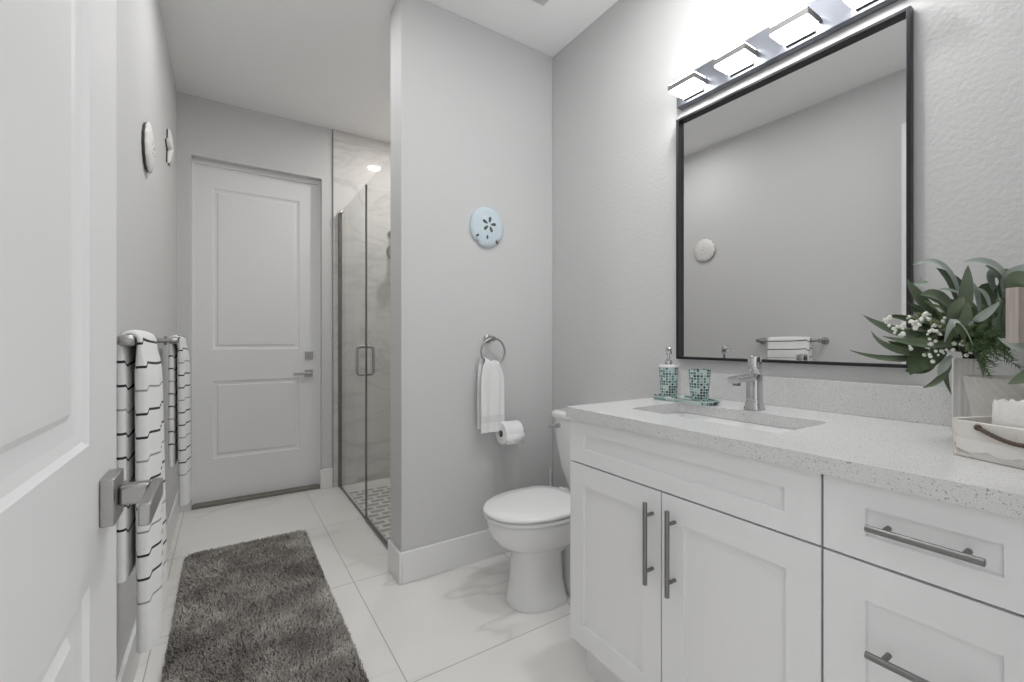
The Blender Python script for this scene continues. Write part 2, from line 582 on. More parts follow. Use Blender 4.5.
# far door
FY = YF + 0.075
dr = MB()
RINGS = [(0, 0), (0.006, -0.005), (0.016, -0.010), (0.026, -0.010), (0.034, -0.004), (0.05, -0.003)]
panel_slab(dr, OX0 + 0.012, OX1 - 0.014, 0.022, OZ - 0.030,
           [(-0.078, 0.482, 1.092, 2.235), (-0.078, 0.482, 0.318, 0.868)], RINGS, 0.04, lambda u, v, w_: (u, FY - w_, v))
d1 = struct(dr.build('door_1', M['door'], origin=(OX0, FY, 0)))
jm = MB()
jm.box((OX0, FY - 0.012, 0), (OX0 + 0.012, FY + 0.05, OZ)); jm.box((OX1 - 0.014, FY - 0.012, 0), (OX1, FY + 0.05, OZ)); jm.box((OX0 + .012, FY - 0.012, OZ - 0.030), (OX1 - .014, FY + 0.05, OZ))
struct(jm.build('trim_2', M['trim']))
struct(MB().box((OX0, YF + 0.012, 0), (OX1, YF + 0.11, 0.020)).build('trim_3', M['threshold'], bevel=0.004))
hd = MB(); hd.box((0.518, FY - 0.010, 0.872), (0.576, FY, 0.928)); hd.cyl((0.547, FY - 0.010, 0.90), (0.547, FY - 0.045, 0.90), 0.010, 14)
hb = hd.build('door_handle', M['nickel'], d1, bevel=0.002)
MB().box((0.435, FY - 0.052, 0.890), (0.556, FY - 0.040, 0.910)).build('lever', M['nickel'], hb, bevel=0.003)
db = MB(); db.box((0.520, FY - 0.012, 1.013), (0.576, FY, 1.069)).build('deadbolt_plate', M['nickel'], d1, bevel=0.002)
MB().box((0.540, FY - 0.028, 1.030), (0.556, FY - 0.011, 1.052)).build('thumb_turn', M['nickel'], d1, bevel=0.002)

# open entrance door in the foreground, folded back towards the left wall
DX = -0.1475
dr = MB()
panel_slab(dr, 0.0, 0.944, 0.010, 2.440, [(0.150, 0.775, 1.020, 2.290), (0.150, 0.775, 0.250, 0.838)],
           [(0, 0), (0.006, -0.006), (0.018, -0.010), (0.038, -0.013), (0.048, -0.007), (0.060, -0.006)], 0.036, lambda u, v, w_: (DX + w_, u, v))
d2 = struct(dr.build('door_2', M['door'], origin=(DX, 0, 0)))
rs = MB().box((DX, 0.824, 0.894), (DX + 0.017, 0.891, 0.961)).build('door_handle', M['nickel'], d2, bevel=0.0025)
MB().box((DX + 0.017, 0.846, 0.914), (DX + 0.052, 0.871, 0.943)).build('spindle', M['nickel'], rs, bevel=0.004)
MB().box((DX + 0.052, 0.740, 0.914), (DX + 0.066, 0.874, 0.943)).build('lever', M['nickel'], rs, bevel=0.003)
MB().box((DX - 0.031, 0.944, 0.90), (DX - 0.006, 0.9455, 0.957)).build('latch_plate', M['nickel'], d2, bevel=0.0005)
MB().box((DX - 0.046, 0.824, 0.894), (DX - 0.036, 0.891, 0.961)).build('outer_handle', M['nickel'], d2, bevel=0.0025)

# ------------------------------------------------------------------ shower glass
GX = 0.760
t = thing('shower_glass_panel', 'fixed clear shower glass panel nearer the partition wall', 'shower panel', (GX, 2.56, 0), None)
MB().box((GX - 0.005, YPB + 0.012, 0.018), (GX + 0.005, 2.897, 2.159)).build('glass_pane', M['glass'], t)
MB().box((GX - 0.010, YPB + 0.002, 0.0), (GX + 0.010, 2.897, 0.018)).build('bottom_channel', M['seal'], t, bevel=0.002)
MB().box((GX - 0.010, YPB, 0.018), (GX + 0.010, YPB + 0.012, 2.165)).build('wall_channel', M['seal'], t, bevel=0.002)
MB().box((GX - 0.006, 2.897, 0.02), (GX + 0.006, 2.903, 2.159)).build('edge_seal', M['seal'], t)
t = thing('shower_glass_door', 'clear glass shower door with looped pull handle, hinged beside the far wall', 'shower door', (GX, 3.28, 0), None)
MB().box((GX - 0.005, 2.906, 0.012), (GX + 0.005, 3.655, 2.159)).build('glass_pane', M['glass'], t)
MB().box((GX - 0.007, 2.906, 0.0), (GX + 0.007, 3.655, 0.012)).build('bottom_sweep', M['seal'], t, bevel=0.002)
MB().box((GX - 0.012, 3.655, 0.0), (GX + 0.012, YF - 0.010, 2.165)).build('hinge_channel', M['seal'], t, bevel=0.002)
MB().box((GX - 0.012, 3.62, 2.150), (GX + 0.012, 3.65, 2.172)).build('top_clip', M['chrome'], t, bevel=0.003)
h = MB()
for s in (-1, 1):
    pts = []
    z0, z1, off, r = 0.935, 1.115, 0.052, 0.018
    pts.append((GX + s * 0.005, 2.922, z0)); pts.append((GX + s * (off - r), 2.922, z0))
    for k in range(1, 6):
        a = PI / 2 * k / 5; pts.append((GX + s * (off - r + r * math.sin(a)), 2.922, z0 + r - r * math.cos(a)))
    for k in range(0, 6):
        a = PI / 2 * k / 5; pts.append((GX + s * (off - r + r * math.cos(a)), 2.922, z1 - r + r * math.sin(a)))
    pts.append((GX + s * 0.005, 2.922, z1))
    h.tube(pts, 0.009, 12)
h.build('pull_handle', M['nickel'], t)

t = thing('hand_shower', 'round chrome hand shower on the tiled far shower wall', 'shower head', (1.17, YF - 0.01, 1.80))
MB().lathe((1.17, YF - 0.010, 2.05), [(0.030, -0.012), (0.028, -0.002), (0.02, 0.0)], 24, 'y').build('wall_mount', M['chrome'], t)
MB().tube([(1.17, YF - 0.012, 2.05), (1.17, YF - 0.06, 2.06), (1.17, YF - 0.11, 2.03)], 0.010, 12).build('arm', M['chrome'], t)
MB().tube([(1.17, YF - 0.12, 2.05), (1.165, YF - 0.14, 1.97), (1.155, YF - 0.15, 1.90)], [0.014, 0.015, 0.018], 14).build('grip', M['chrome'], t)
MB().lathe((1.150, YF - 0.165, 1.87), [(0.02, 0.035), (0.055, 0.02), (0.066, 0.0), (0.060, -0.012), (0.03, -0.014)], 28, 'y').build('spray_face', M['nickel'], t)

for i, (x, y, m_, lab) in enumerate([(1.20, 3.09, 'showerlamp', 'round recessed ceiling light above the shower'),
                                     (0.22, 2.29, 'down', 'round recessed ceiling light over the far end of the rug'),  # added out of view to brighten the passage
                                     (0.42, 1.38, 'downsoft', 'round recessed ceiling light over the near end of the rug'),  # added out of view, fills the middle of the room
                                     (0.55, 0.75, 'downlow', 'round recessed ceiling light just inside the entrance'),  # added out of view as fill near the camera
                                     (1.16, 0.86, 'downmid', 'round recessed ceiling light above the vanity countertop')]):  # added out of view to brighten counter and toilet lid
    t = thing('recessed_light', lab, 'ceiling light', (x, y, ZC - 0.004), 'recessed ceiling lights')
    MB().lathe((x, y, ZC), [(0.052, -0.008), (0.075, -0.006), (0.078, 0.0)], 36, cap=False).build('trim_ring', M['trim'], t)
    MB().lathe((x, y, ZC), [(0.001, -0.006), (0.052, -0.006), (0.052, -0.001)], 36, cap=False).build('lens', M[m_], t)

t = thing('exhaust_vent', 'white square exhaust fan grille on the ceiling', 'vent', (1.155, 1.59, ZC - 0.03))
MB().box((0.995, 1.43, ZC - 0.018), (1.315, 1.745, ZC)).build('frame', M['grille'], t, bevel=0.004)
g = MB()
for k in range(9):
    y = 1.455 + k * 0.031
    g.box((1.02, y, ZC - 0.026), (1.29, y + 0.016, ZC - 0.017))
g.build('grille', M['grille'], t)

# ------------------------------------------------------------------ vanity
XF = 0.992                     # cabinet face
VY1, VYS, VYD, VY0 = 1.165, 0.4005, 0.088, -0.055


def bar_handle(p0, p1, out, parent):
    """bar pull from p0 to p1 standing `out` off the face"""
    p0, p1 = Vector(p0), Vector(p1); d = (p1 - p0)
    mb = MB(); mb.cyl(p0, p1, 0.0062, 18); o = mb.build('handle', M['bar'], parent, bevel=0.0008)
    for f in (0.16, 0.84):
        q = p0 + d * f
        MB().cyl(q, q + Vector((out, 0, 0)), 0.0048, 14).build('post', M['bar'], o)
    return o


def face(name, y0, y1, z0, z1, ry, rz, parent):
    mb = MB()
    panel_slab(mb, y0, y1, z0, z1, [(y0 + ry, y1 - ry, z0 + rz, z1 - rz)], [(0, 0), (0.0011, -0.0085)], 0.019, lambda u, v, w_: (XF - w_, u, v))
    return mb.build(name, M['cab'], parent)


t = thing('sink_cabinet', 'white shaker sink cabinet with two doors, left of the drawers', 'cabinet', (1.3, 0.78, 0))
b = MB()
b.box((XF + 0.020, VYS + 0.0015, 0.141), (XR - 0.002, VYS + 0.02, 0.895)); b.box((XF + 0.020, VY1 - 0.018, 0.141), (XR - 0.002, VY1, 0.895))
b.box((XF + 0.020, VYS + 0.02, 0.141), (XR - 0.002, VY1 - 0.018, 0.16)); b.box((XF + 0.020, VYS + 0.02, 0.16), (XF + 0.038, VY1 - 0.018, 0.895))
b.box((XR - 0.012, VYS + 0.02, 0.16), (XR - 0.002, VY1 - 0.018, 0.895))
b.build('body', M['cab'], t)
tk = MB(); tk.box((XF + 0.065, VYS + 0.001, 0), (XF + 0.085, VY1 - 0.012, 0.141)); tk.box((XF + 0.085, VY1 - 0.030, 0), (XR - 0.016, VY1 - 0.012, 0.141))
tk.build('toe_kick', M['cab'], t)
face('false_drawer_front', VYS + 0.003, VY1 - 0.002, 0.748, 0.891, 0.068, 0.046, t)
dl = face('door', 0.788, VY1 - 0.002, 0.142, 0.743, 0.066, 0.068, t)
bar_handle((XF - 0.032, 0.815, 0.489), (XF - 0.032, 0.815, 0.713), 0.032, dl)
drr = face('door', VYS + 0.003, 0.784, 0.142, 0.743, 0.066, 0.068, t)
bar_handle((XF - 0.032, 0.743, 0.489), (XF - 0.032, 0.743, 0.713), 0.032, drr)

t = thing('drawer_cabinet', 'white shaker drawer cabinet at the right end of the vanity', 'cabinet', (1.3, 0.16, 0))
b = MB(); b.box((XF + 0.020, VY0, 0.141), (XR - 0.002, VYS - 0.0015, 0.895)); b.box((XF, VY0, 0.141), (XF + 0.020, VYD - 0.002, 0.895))
b.build('body', M['cab'], t)
MB().box((XF + 0.065, VY0, 0), (XR - 0.002, VYS, 0.141)).build('toe_kick', M['cab'], t)
for z0, z1, rz, hz in ((0.748, 0.891, 0.046, 0.820), (0.446, 0.743, 0.068, 0.594), (0.142, 0.441, 0.068, 0.292)):
    d = face('drawer', VYD + 0.001, VYS - 0.002, z0, z1, 0.068, rz, t)
    bar_handle((XF - 0.032, 0.171, hz), (XF - 0.032, 0.320, hz), 0.032, d)

# counter with the sink cut-out, and backsplash
XC = 0.974
CX0, CX1, CY0, CY1 = XC, XR, VY0, 1.166
SX0, SX1, SY0, SY1 = 1.125, 1.395, 0.545, 1.020


def rrect(x0, x1, y0, y1, r, n=5):
    out = []
    for cx, cy, a0 in ((x1 - r, y1 - r, 0), (x0 + r, y1 - r, PI / 2), (x0 + r, y0 + r, PI), (x1 - r, y0 + r, 1.5 * PI)):
        for k in range(n + 1):
            a = a0 + PI / 2 * k / n
            out.append((cx + r * math.cos(a), cy + r * math.sin(a)))
    return out


t = thing('countertop', 'speckled white quartz countertop running over both vanity cabinets', 'countertop', (1.3, 0.55, 0.895))
hole = rrect(SX0, SX1, SY0, SY1, 0.022)
outer = []
for (x, y) in hole:        # push the hole outline out to the slab edge
    cx, cy = (SX0 + SX1) / 2, (SY0 + SY1) / 2
    outer.append((x, y))
c = MB()
zb, zt = 0.895, ZT
n = len(hole); q = n // 4
corners = [(CX1, CY1), (CX0, CY1), (CX0, CY0), (CX1, CY0)]
for z, flip in ((zt, False), (zb, True)):
    vs = [(x, y, z) for x, y in hole] + [(x, y, z) for x, y in corners]
    fs = []
    for k in range(4):
        seg = [k * q + i for i in range(q)]
        for i in range(q - 1):
            fs.append((n + k, seg[i + 1], seg[i]))
        fs.append((n + k, n + (k + 1) % 4, ((k + 1) * q) % n, seg[-1]))
    c.add(vs, [tuple(reversed(f)) for f in fs] if flip else fs)
c.add([(x, y, zt) for x, y in hole] + [(x, y, zb) for x, y in hole], [(i, (i + 1) % n, n + (i + 1) % n, n + i) for i in range(n)])
c.add([(x, y, zt) for x, y in corners] + [(x, y, zb) for x, y in corners], [(i, (i + 1) % 4, 4 + (i + 1) % 4, 4 + i) for i in range(4)])
c.build('slab', M['quartz'], t, ang=30)
MB().box((XR - 0.020, CY0, ZT), (XR, CY1, 1.0297)).build('backsplash', M['quartz'], t, bevel=0.0015)

t = thing('sink_basin', 'white rectangular undermount sink basin in the quartz countertop', 'sink', (1.26, 0.78, 0.75))
rings = []
for off, z, r in ((-0.016, 0.8912, 0.03), (-0.003, 0.8912, 0.024), (0.000, 0.885, 0.024), (0.010, 0.80, 0.03), (0.030, 0.765, 0.045), (0.075, 0.758, 0.05)):
    rings.append([(x, y, z) for x, y in rrect(SX0 + off, SX1 - off, SY0 + off, SY1 - off, r)])
s = MB(); s.loft(rings, cap=False); s.add(rings[-1], [tuple(range(len(rings[-1])))])
s.build('bowl', M['porc'], t, solid=0.006, ang=60)
MB().lathe((1.26, 0.782, 0.7615), [(0.001, 0.003), (0.018, 0.004), (0.026, 0.0)], 24).build('drain', M['chrome'], t)

# faucet
FXC, FYC = 1.446, 0.779
t = thing('faucet', 'chrome single-hole faucet behind the sink', 'faucet', (FXC, FYC, ZT))


def sq(x, y, z, h, r):
    return [(px, py, z) for px, py in rrect(x - h, x + h, y - h, y + h, r, 5)]


MB().loft([sq(FXC, FYC, ZT + 0.0006, 0.0275, 0.016), sq(FXC, FYC, ZT + 0.006, 0.0275, 0.016), sq(FXC, FYC, ZT + 0.020, 0.0235, 0.014), sq(FXC, FYC, ZT + 0.028, 0.0225, 0.014)]).build('base', M['chrome'], t)
MB().loft([sq(FXC, FYC, ZT + 0.028, 0.0215, 0.013), sq(FXC, FYC, ZT + 0.110, 0.0208, 0.013), sq(FXC, FYC, ZT + 0.115, 0.0195, 0.013)]).build('body', M['chrome'], t)
sp = []
for k in range(9):
    u = k / 8; x = FXC - 0.012 - 0.110 * u; z = ZT + 0.106 - 0.004 * u * u
    hw, hh = 0.0165 + 0.0025 * u, 0.0105
    sp.append([(x, FYC + hw * math.copysign(abs(math.cos(a)) ** 0.5, math.cos(a)), z + hh * math.copysign(abs(math.sin(a)) ** 0.5, math.sin(a))) for a in [2 * PI * j / 24 for j in range(24)]])
so = MB().loft(sp).build('spout', M['chrome'], t, ang=50)
MB().lathe((FXC - 0.104, FYC, ZT + 0.084), [(0.0115, 0.0), (0.0115, 0.012)], 20).build('aerator', M['bar'], so)
MB().lathe((FXC, FYC, ZT + 0.118), [(0.019, 0), (0.0205, 0.003), (0.0205, 0.048), (0.018, 0.056), (0.004, 0.058)], 28).build('handle', M['chrome'], t)
MB().box((FXC - 0.026, FYC - 0.008, ZT + 0.170), (FXC + 0.010, FYC + 0.008, ZT + 0.176)).build('lever', M['chrome'], t, bevel=0.003)

# tray, dispenser, tumbler
t = MB()
out = rrect(1.375, 1.472, 0.898, 1.150, 0.03, 6); inn = rrect(1.385, 1.462, 0.908, 1.140, 0.024, 6)
def ruv(i, j): return (j * 0.9, i * 1.1)
t.loft([[(x, y, ZT + 0.0006) for x, y in rrect(1.383, 1.464, 0.906, 1.142, 0.026, 6)], [(x, y, ZT + 0.014) for x, y in out], [(x, y, ZT + 0.015) for x, y in rrect(1.379, 1.468, 0.902, 1.146, 0.028, 6)],
        [(x, y, ZT + 0.006) for x, y in inn]], True, uvs=ruv)
tag(t.build('vanity_tray', M['mglass'], origin=(1.42, 1.02, ZT)), 'teal mosaic glass tray on the countertop holding the soap dispenser', 'tray')
ZTR = ZT + 0.0068


def mosaic_lathe(c, prof, n, cap=True, nu=20, cell=0.0098):
    hs = [0]
    for a, b_ in zip(prof, prof[1:]): hs.append(hs[-1] + math.hypot(a[0] - b_[0], a[1] - b_[1]))
    return MB().lathe(c, prof, n, cap=cap, uvs=lambda i, j: (j * nu / n, hs[i] / cell))


SC = (1.423, 1.094, ZTR)
t = thing('soap_dispenser', 'teal mosaic soap dispenser with a chrome pump on the tray', 'soap dispenser', SC)
mosaic_lathe(SC, [(0.029, 0), (0.030, 0.004), (0.033, 0.06), (0.0365, 0.118)], 42).build('bottle', M['mglass'], t)
MB().lathe(SC, [(0.037, 0.118), (0.0365, 0.124), (0.018, 0.127), (0.006, 0.127)], 32).build('collar', M['porc'], t)
p = MB(); p.lathe(SC, [(0.013, 0.127), (0.013, 0.142), (0.008, 0.146), (0.0055, 0.146), (0.0055, 0.166)], 20)
p.lathe(SC, [(0.011, 0.166), (0.012, 0.172), (0.012, 0.188), (0.008, 0.192)], 20)
pm = p.build('pump', M['chrome'], t)
MB().tube([(SC[0], SC[1], ZTR + 0.182), (SC[0] - 0.022, SC[1] - 0.01, ZTR + 0.183), (SC[0] - 0.038, SC[1] - 0.017, ZTR + 0.176)], [0.006, 0.005, 0.004], 12).build('nozzle', M['chrome'], pm)
CC = (1.428, 0.966, ZTR)
t = thing('tumbler', 'teal mosaic tumbler on the tray, right of the soap dispenser', 'cup', CC)
mosaic_lathe(CC, [(0.028, 0), (0.029, 0.004), (0.0385, 0.112), (0.0385, 0.115), (0.035, 0.115), (0.026, 0.008)], 42).build('cup', M['mglass'], t)

# ------------------------------------------------------------------ mirror and vanity light
MY0, MY1, MZ0, MZ1 = 0.4258, 1.1842, 1.0783, 2.0819
t = thing('wall_mirror', 'large rectangular mirror in a thin black frame above the sink', 'mirror', (XR, (MY0 + MY1) / 2, MZ0))
f = MB(); W = 0.010
xa, xb = 1.588, XR
f.box((xa, MY0, MZ0), (xb, MY0 + W, MZ1)); f.box((xa, MY1 - W, MZ0), (xb, MY1, MZ1))
f.box((xa, MY0 + W, MZ0), (xb, MY1 - W, MZ0 + W)); f.box((xa, MY0 + W, MZ1 - W), (xb, MY1 - W, MZ1))
f.build('frame', M['black'], t, bevel=0.001)
MB().box((1.608, MY0 + W - 0.001, MZ0 + W - 0.001), (1.6115, MY1 - W + 0.001, MZ1 - W + 0.001)).build('glass', M['mirror'], t)

LZ0, LZ1, LY0, LY1 = 2.124, 2.245, 0.432, 1.178
t = thing('vanity_light', 'satin nickel vanity light bar with four glowing lamps above the mirror', 'wall light', (XR, 0.805, LZ0))
MB().box((1.582, LY0, LZ0), (XR, LY1, LZ1)).build('back_plate', M['satin'], t, bevel=0.005)
for yc in (1.095, 0.8985, 0.702, 0.5055):
    y0, y1 = yc - 0.056, yc + 0.056
    o = MB().box((1.500, y0, 2.153), (1.576, y1, 2.187)).build('lamp', M['lamp'], t, bevel=0.003)
    k = MB()
    k.box((1.497, y0 - 0.003, 2.159), (1.500, y1 + 0.003, 2.180)); k.box((1.500, y0 - 0.003, 2.159), (1.582, y0, 2.180)); k.box((1.500, y1, 2.159), (1.582, y1 + 0.003, 2.180))
    k.build('metal_band', M['bar'], o)
    MB().box((1.572, y0 + 0.012, 2.140), (1.583, y1 - 0.012, 2.153)).build('bracket', M['bar'], o)

# ------------------------------------------------------------------ partition wall fittings
t = thing('sand_dollar', 'pale blue sand dollar decoration on the partition wall', 'wall decoration', (1.162, YP, 1.66))
R, NS = 0.101, 72
def sd_ring(sc, y):
    out = []
    for j in range(NS):
        a = 2 * PI * j / NS
        r = R * sc
        for na, wd, dp in ((math.radians(232), 0.10, 0.16), (math.radians(312), 0.10, 0.14)):
            d = abs(a - na)
            if d < wd: r -= R * dp * (1 - d / wd) * (1 if sc > 0.85 else 0)
        out.append((1.162 + r * math.cos(a), y, 1.756 + 1.06 * r * math.sin(a)))
    return out
m = MB(); m.loft([sd_ring(0.98, YP), sd_ring(1.0, YP - 0.010), sd_ring(0.97, YP - 0.018), sd_ring(0.75, YP - 0.024), sd_ring(0.35, YP - 0.028), sd_ring(0.02, YP - 0.029)])
m.build('disc', M['sand'], t, ang=70)
m = MB()
for k in range(5):
    a = math.radians(80 + 72 * k); d = Vector((math.cos(a), 0, math.sin(a))); e = Vector((-math.sin(a), 0, math.cos(a)))
    c0 = Vector((1.165, YP - 0.0272, 1.766))
    poly = []
    for j in range(12):
        b_ = 2 * PI * j / 12; poly.append(c0 + d * (0.026 + 0.0165 * math.cos(b_)) + e * ((0.0078 + 0.0025 * math.cos(b_)) * math.sin(b_)))
    MB().prism(poly, (0, -0.0022, 0)).build('petal', M['shell_edge'], t)
for cx, cz, tilt in ((1.156, 1.700, 0.0), (1.100, 1.704, -0.9), (1.216, 1.680, 0.7)):
    c0 = Vector((cx, YP - (0.0235 if cx == 1.156 else 0.0205), cz))
    ps = []
    for j in range(10):
        p, q = 0.0055 * math.cos(2 * PI * j / 10), 0.011 * math.sin(2 * PI * j / 10)
        ps.append(c0 + Vector((p * math.cos(tilt) - q * math.sin(tilt), 0, p * math.sin(tilt) + q * math.cos(tilt))))
    MB().prism(ps, (0, -0.004, 0)).build('slot', M['shell_edge'], t)

RXC, RY = 1.172, YP - 0.058
t = thing('towel_ring', 'round brushed nickel towel ring on the partition wall', 'towel ring', (RXC, YP, 1.165))
m = MB(); m.lathe((RXC, YP, 1.165), [(0.024, 0), (0.024, -0.008), (0.013, -0.014), (0.012, -0.045), (0.014, -0.050), (0.014, -0.066), (0.011, -0.069)], 28, 'y')
m.build('wall_post', M['nickel'], t)
RZ, RR = 1.096, 0.071
MB().tube([(RXC + RR * math.sin(2 * PI * k / 48), RY, RZ + RR * math.cos(2 * PI * k / 48)) for k in range(48)], 0.0052, 12, closed=True).build('ring', M['nickel'], t)


def drape(path, half_y, thick, yc, wave, name, mat, origin, label, cat, group=None, axis='y', taper=None, step=True, vshift=0.0, lift=None):
    """thick folded cloth swept along `path` ((a,z) points); half_y = half width along the bar"""
    N = len(path); P = [Vector((p[0], p[1])) for p in path]
    s = [0]
    for i in range(1, N): s.append(s[-1] + (P[i] - P[i - 1]).length)
    top = max(range(N), key=lambda i: P[i].y)
    nr = 72; rings = []
    angs = []
    for j in range(nr):
        q = j / nr * 4; k = int(q); f = q - k
        # spread the points evenly over the two faces and the two folded ends
        angs.append(PI / 2 * (k + f))
    def cs(a):
        c, s_ = math.cos(a), math.sin(a)
        m_ = (abs(c) ** 5 + abs(s_) ** 2.4) ** (1 / 3.4)
        return c, s_
    for i in range(N):
        tg = P[min(i + 1, N - 1)] - P[max(i - 1, 0)]; tg.normalize()
        nm = Vector((-tg.y, tg.x))
        ring = []
        hy = half_y * (taper(s[i] / s[-1]) if taper else 1)
        th = thick[i] if isinstance(thick, list) else thick
        for a in angs:
            c, s_ = cs(a)
            u = math.copysign(abs(c) ** 0.6, c)
            w_ = math.copysign(abs(s_) ** 0.55, s_)
            cy = u * hy; cn = w_ * th / 2
            q = P[i] + nm * (cn + wave(u, s[i], cn))
            if lift: q = q + Vector((0, lift(cy, s[i] - s[top])))
            ring.append((q.x, yc + cy, q.y) if axis == 'y' else (yc + cy, q.x, q.y))
        rings.append(ring)
    def uv(i, j):
        a = angs[j % nr]; c, s_ = math.cos(a), math.sin(a)
        v = s[i] - s[top] + vshift
        if step:   # the folded layers lie with their stripes a little out of step
            end = max(0.0, min(1.0, (-c - 0.80) / 0.12))
            v -= 0.013 * end
            v -= 0.004 * math.sin(PI * max(0, min(1, (c + 1) * 0.5))) + 0.006 * c
        return (j / nr, v)
    m = MB(); m.loft(rings, uvs=uv)
    o = m.build(name, mat, origin=origin, ang=75)
    return tag(o, label, cat, group)


# white hand towel through the ring
pa = []
zr = RZ - RR
for k in range(13): pa.append((RY + 0.0175 - 0.002 * math.sin(k), 0.700 + (zr - 0.700) * k / 12))
for k in range(1, 8):
    a = PI * k / 8; pa.append((RY + 0.0175 * math.cos(a), zr + 0.0175 * math.sin(a)))
for k in range(15): pa.append((RY - 0.0175 - 0.005 * k / 14, zr - (zr - 0.685) * k / 14))
def hw(u, s_, cn): return (0.0022 * math.sin(u * 6 + s_ * 5) + 0.0014 * math.sin(u * 13 + s_ * 9)) if cn < 0 else 0.0
M['hand'] = plain('white_hand_towel', (0.86, 0.86, 0.86), 0.95, nz=0.03, nscale=90, bump=0.4, bscale=420)
def handmat():
    k = NT('white_hand_towel_banded'); uv = k.n('ShaderNodeTexCoord').outputs['UV']
    u, v, _ = k.sep(uv)
    b1 = k.math('LESS_THAN', k.math('ABSOLUTE', k.math('SUBTRACT', v, 0.300)), 0.018)
    fine = k.math('SINE', k.math('MULTIPLY', v, 700))
    k.col(k.mix(k.math('MULTIPLY', b1, 0.6), (0.87, 0.87, 0.87), (0.76, 0.76, 0.76)))
    k.rough(0.95)
    h_ = k.math('ADD', k.noise(k.pos(), 420, 2), k.math('MULTIPLY', b1, fine))
    k.bump(h_, 0.4, 0.003); return k.m
M['hand'] = handmat()
drape(pa, 0.070, 0.013, RXC - 0.014, hw, 'hand_towel', M['hand'], (RXC, RY, 0.69), 'plain white hand towel hanging from the round towel ring', 'towel', axis='x', step=False,
      taper=lambda f: 1.0 - 0.42 * math.exp(-((f - 0.5) / 0.085) ** 2),
      lift=lambda x, d: 0.95 * (RR - math.sqrt(max(RR * RR - min((x - 0.014) ** 2, 0.0042), 0))) * math.exp(-(d / 0.10) ** 2))

# toilet paper
PX0, PX1, PY, PZ, PR = 1.202, 1.312, YP - 0.084, 0.672, 0.058
t = thing('toilet_paper_holder', 'nickel toilet paper holder on the partition wall behind the white roll', 'toilet paper holder', (1.33, YP, PZ))
m = MB(); m.lathe((1.345, YP, PZ), [(0.022, 0), (0.022, -0.008), (0.010, -0.012), (0.009, -0.084), (0.004, -0.092)], 24, 'y'); m.build('post', M['nickel'], t)
MB().cyl((1.348, PY, PZ), (PX0 - 0.006, PY, PZ), 0.008, 16).build('arm', M['nickel'], t)
t = thing('toilet_paper_roll', 'white toilet paper roll below the hand towel', 'toilet paper', (1.257, PY, PZ - PR))
m = MB(); m.lathe((PX0, PY, PZ), [(0.019, 0.001), (PR - 0.004, 0), (PR, 0.003), (PR, PX1 - PX0 - 0.003), (PR - 0.004, PX1 - PX0), (0.019, PX1 - PX0 - 0.001)], 48, 'x', cap=False)
m.build('paper', M['paper'], t)
M['card'] = plain('cardboard_core', (0.16, 0.13, 0.10), 0.9, nz=0.05)
MB().lathe((PX0, PY, PZ), [(0.019, 0.0012), (0.019, PX1 - PX0 - 0.0012), (0.0175, PX1 - PX0 - 0.0012), (0.0175, 0.0012), (0.019, 0.0012)], 32, 'x', cap=False).build('core', M['card'], t)
m = MB(); sh = [(PX0 + 0.001, PY - PR - 0.0004, PZ), (PX1 - 0.001, PY - PR - 0.0004, PZ), (PX1 - 0.001, PY - PR - 0.001, PZ - 0.05), (PX0 + 0.001, PY - PR - 0.001, PZ - 0.05)]
m.add(sh, [(0, 1, 2, 3)]); m.build('loose_sheet', M['paper'], t, solid=0.0008)

# ------------------------------------------------------------------ toilet
TY = 1.615
t = thing('toilet', 'white elongated toilet between the vanity and the partition wall', 'toilet', (1.28, TY, 0))


def egg(x0, x1, hw_, z, n=48, sqr=0.0, p=2.15):
    """egg outline, round at the front (x0), squarer at the back"""
    xm = x0 + (x1 - x0) * 0.56
    out = []
    for j in range(n):
        a = 2 * PI * j / n
        ca, sa = math.cos(a), math.sin(a)
        ex = 2 / (2.1 if ca < 0 else 2.1 + sqr)
        x = xm + (xm - x0 if ca < 0 else x1 - xm) * math.copysign(abs(ca) ** ex, ca)
        y = TY + hw_ * math.copysign(abs(sa) ** (2 / p), sa)
        out.append((x, y, z))
    return out


secs = [(1.035, 1.31, 0.118, 0.0), (1.032, 1.31, 0.120, 0.012), (1.040, 1.30, 0.115, 0.03), (1.052, 1.285, 0.108, 0.10), (1.060, 1.28, 0.104, 0.18),
        (1.060, 1.285, 0.104, 0.225), (1.045, 1.33, 0.112, 0.243), (1.010, 1.40, 0.134, 0.262), (0.978, 1.44, 0.156, 0.285), (0.955, 1.465, 0.172, 0.318), (0.945, 1.475, 0.180, 0.345), (0.941, 1.48, 0.183, 0.372), (0.942, 1.48, 0.183, 0.384), (0.948, 1.475, 0.178, 0.388)]
m = MB(); m.loft([egg(a, b_, h_, z, sqr=1.5) for a, b_, h_, z in secs])
m.loft([[(x, y, z) for x, y in rrect(1.36, 1.600, TY - hw_, TY + hw_, 0.03)] for z, hw_ in ((0.27, 0.09), (0.31, 0.125), (0.36, 0.165), (0.392, 0.17))])
m.loft([[(x, y, z) for x, y in rrect(1.30, 1.56, TY - hw_, TY + hw_, 0.04)] for z, hw_ in ((0.0, 0.112), (0.03, 0.112), (0.055, 0.07), (0.30, 0.06))])
m.build('bowl', M['porc'], t, ang=60)
m = MB(); m.loft([egg(0.940, 1.395, 0.182, 0.388, sqr=1.6), egg(0.930, 1.398, 0.187, 0.393, sqr=1.6), egg(0.930, 1.398, 0.187, 0.404, sqr=1.6), egg(0.938, 1.395, 0.181, 0.409, sqr=1.6)])
m.build('seat', M['plastic'], t, ang=60)
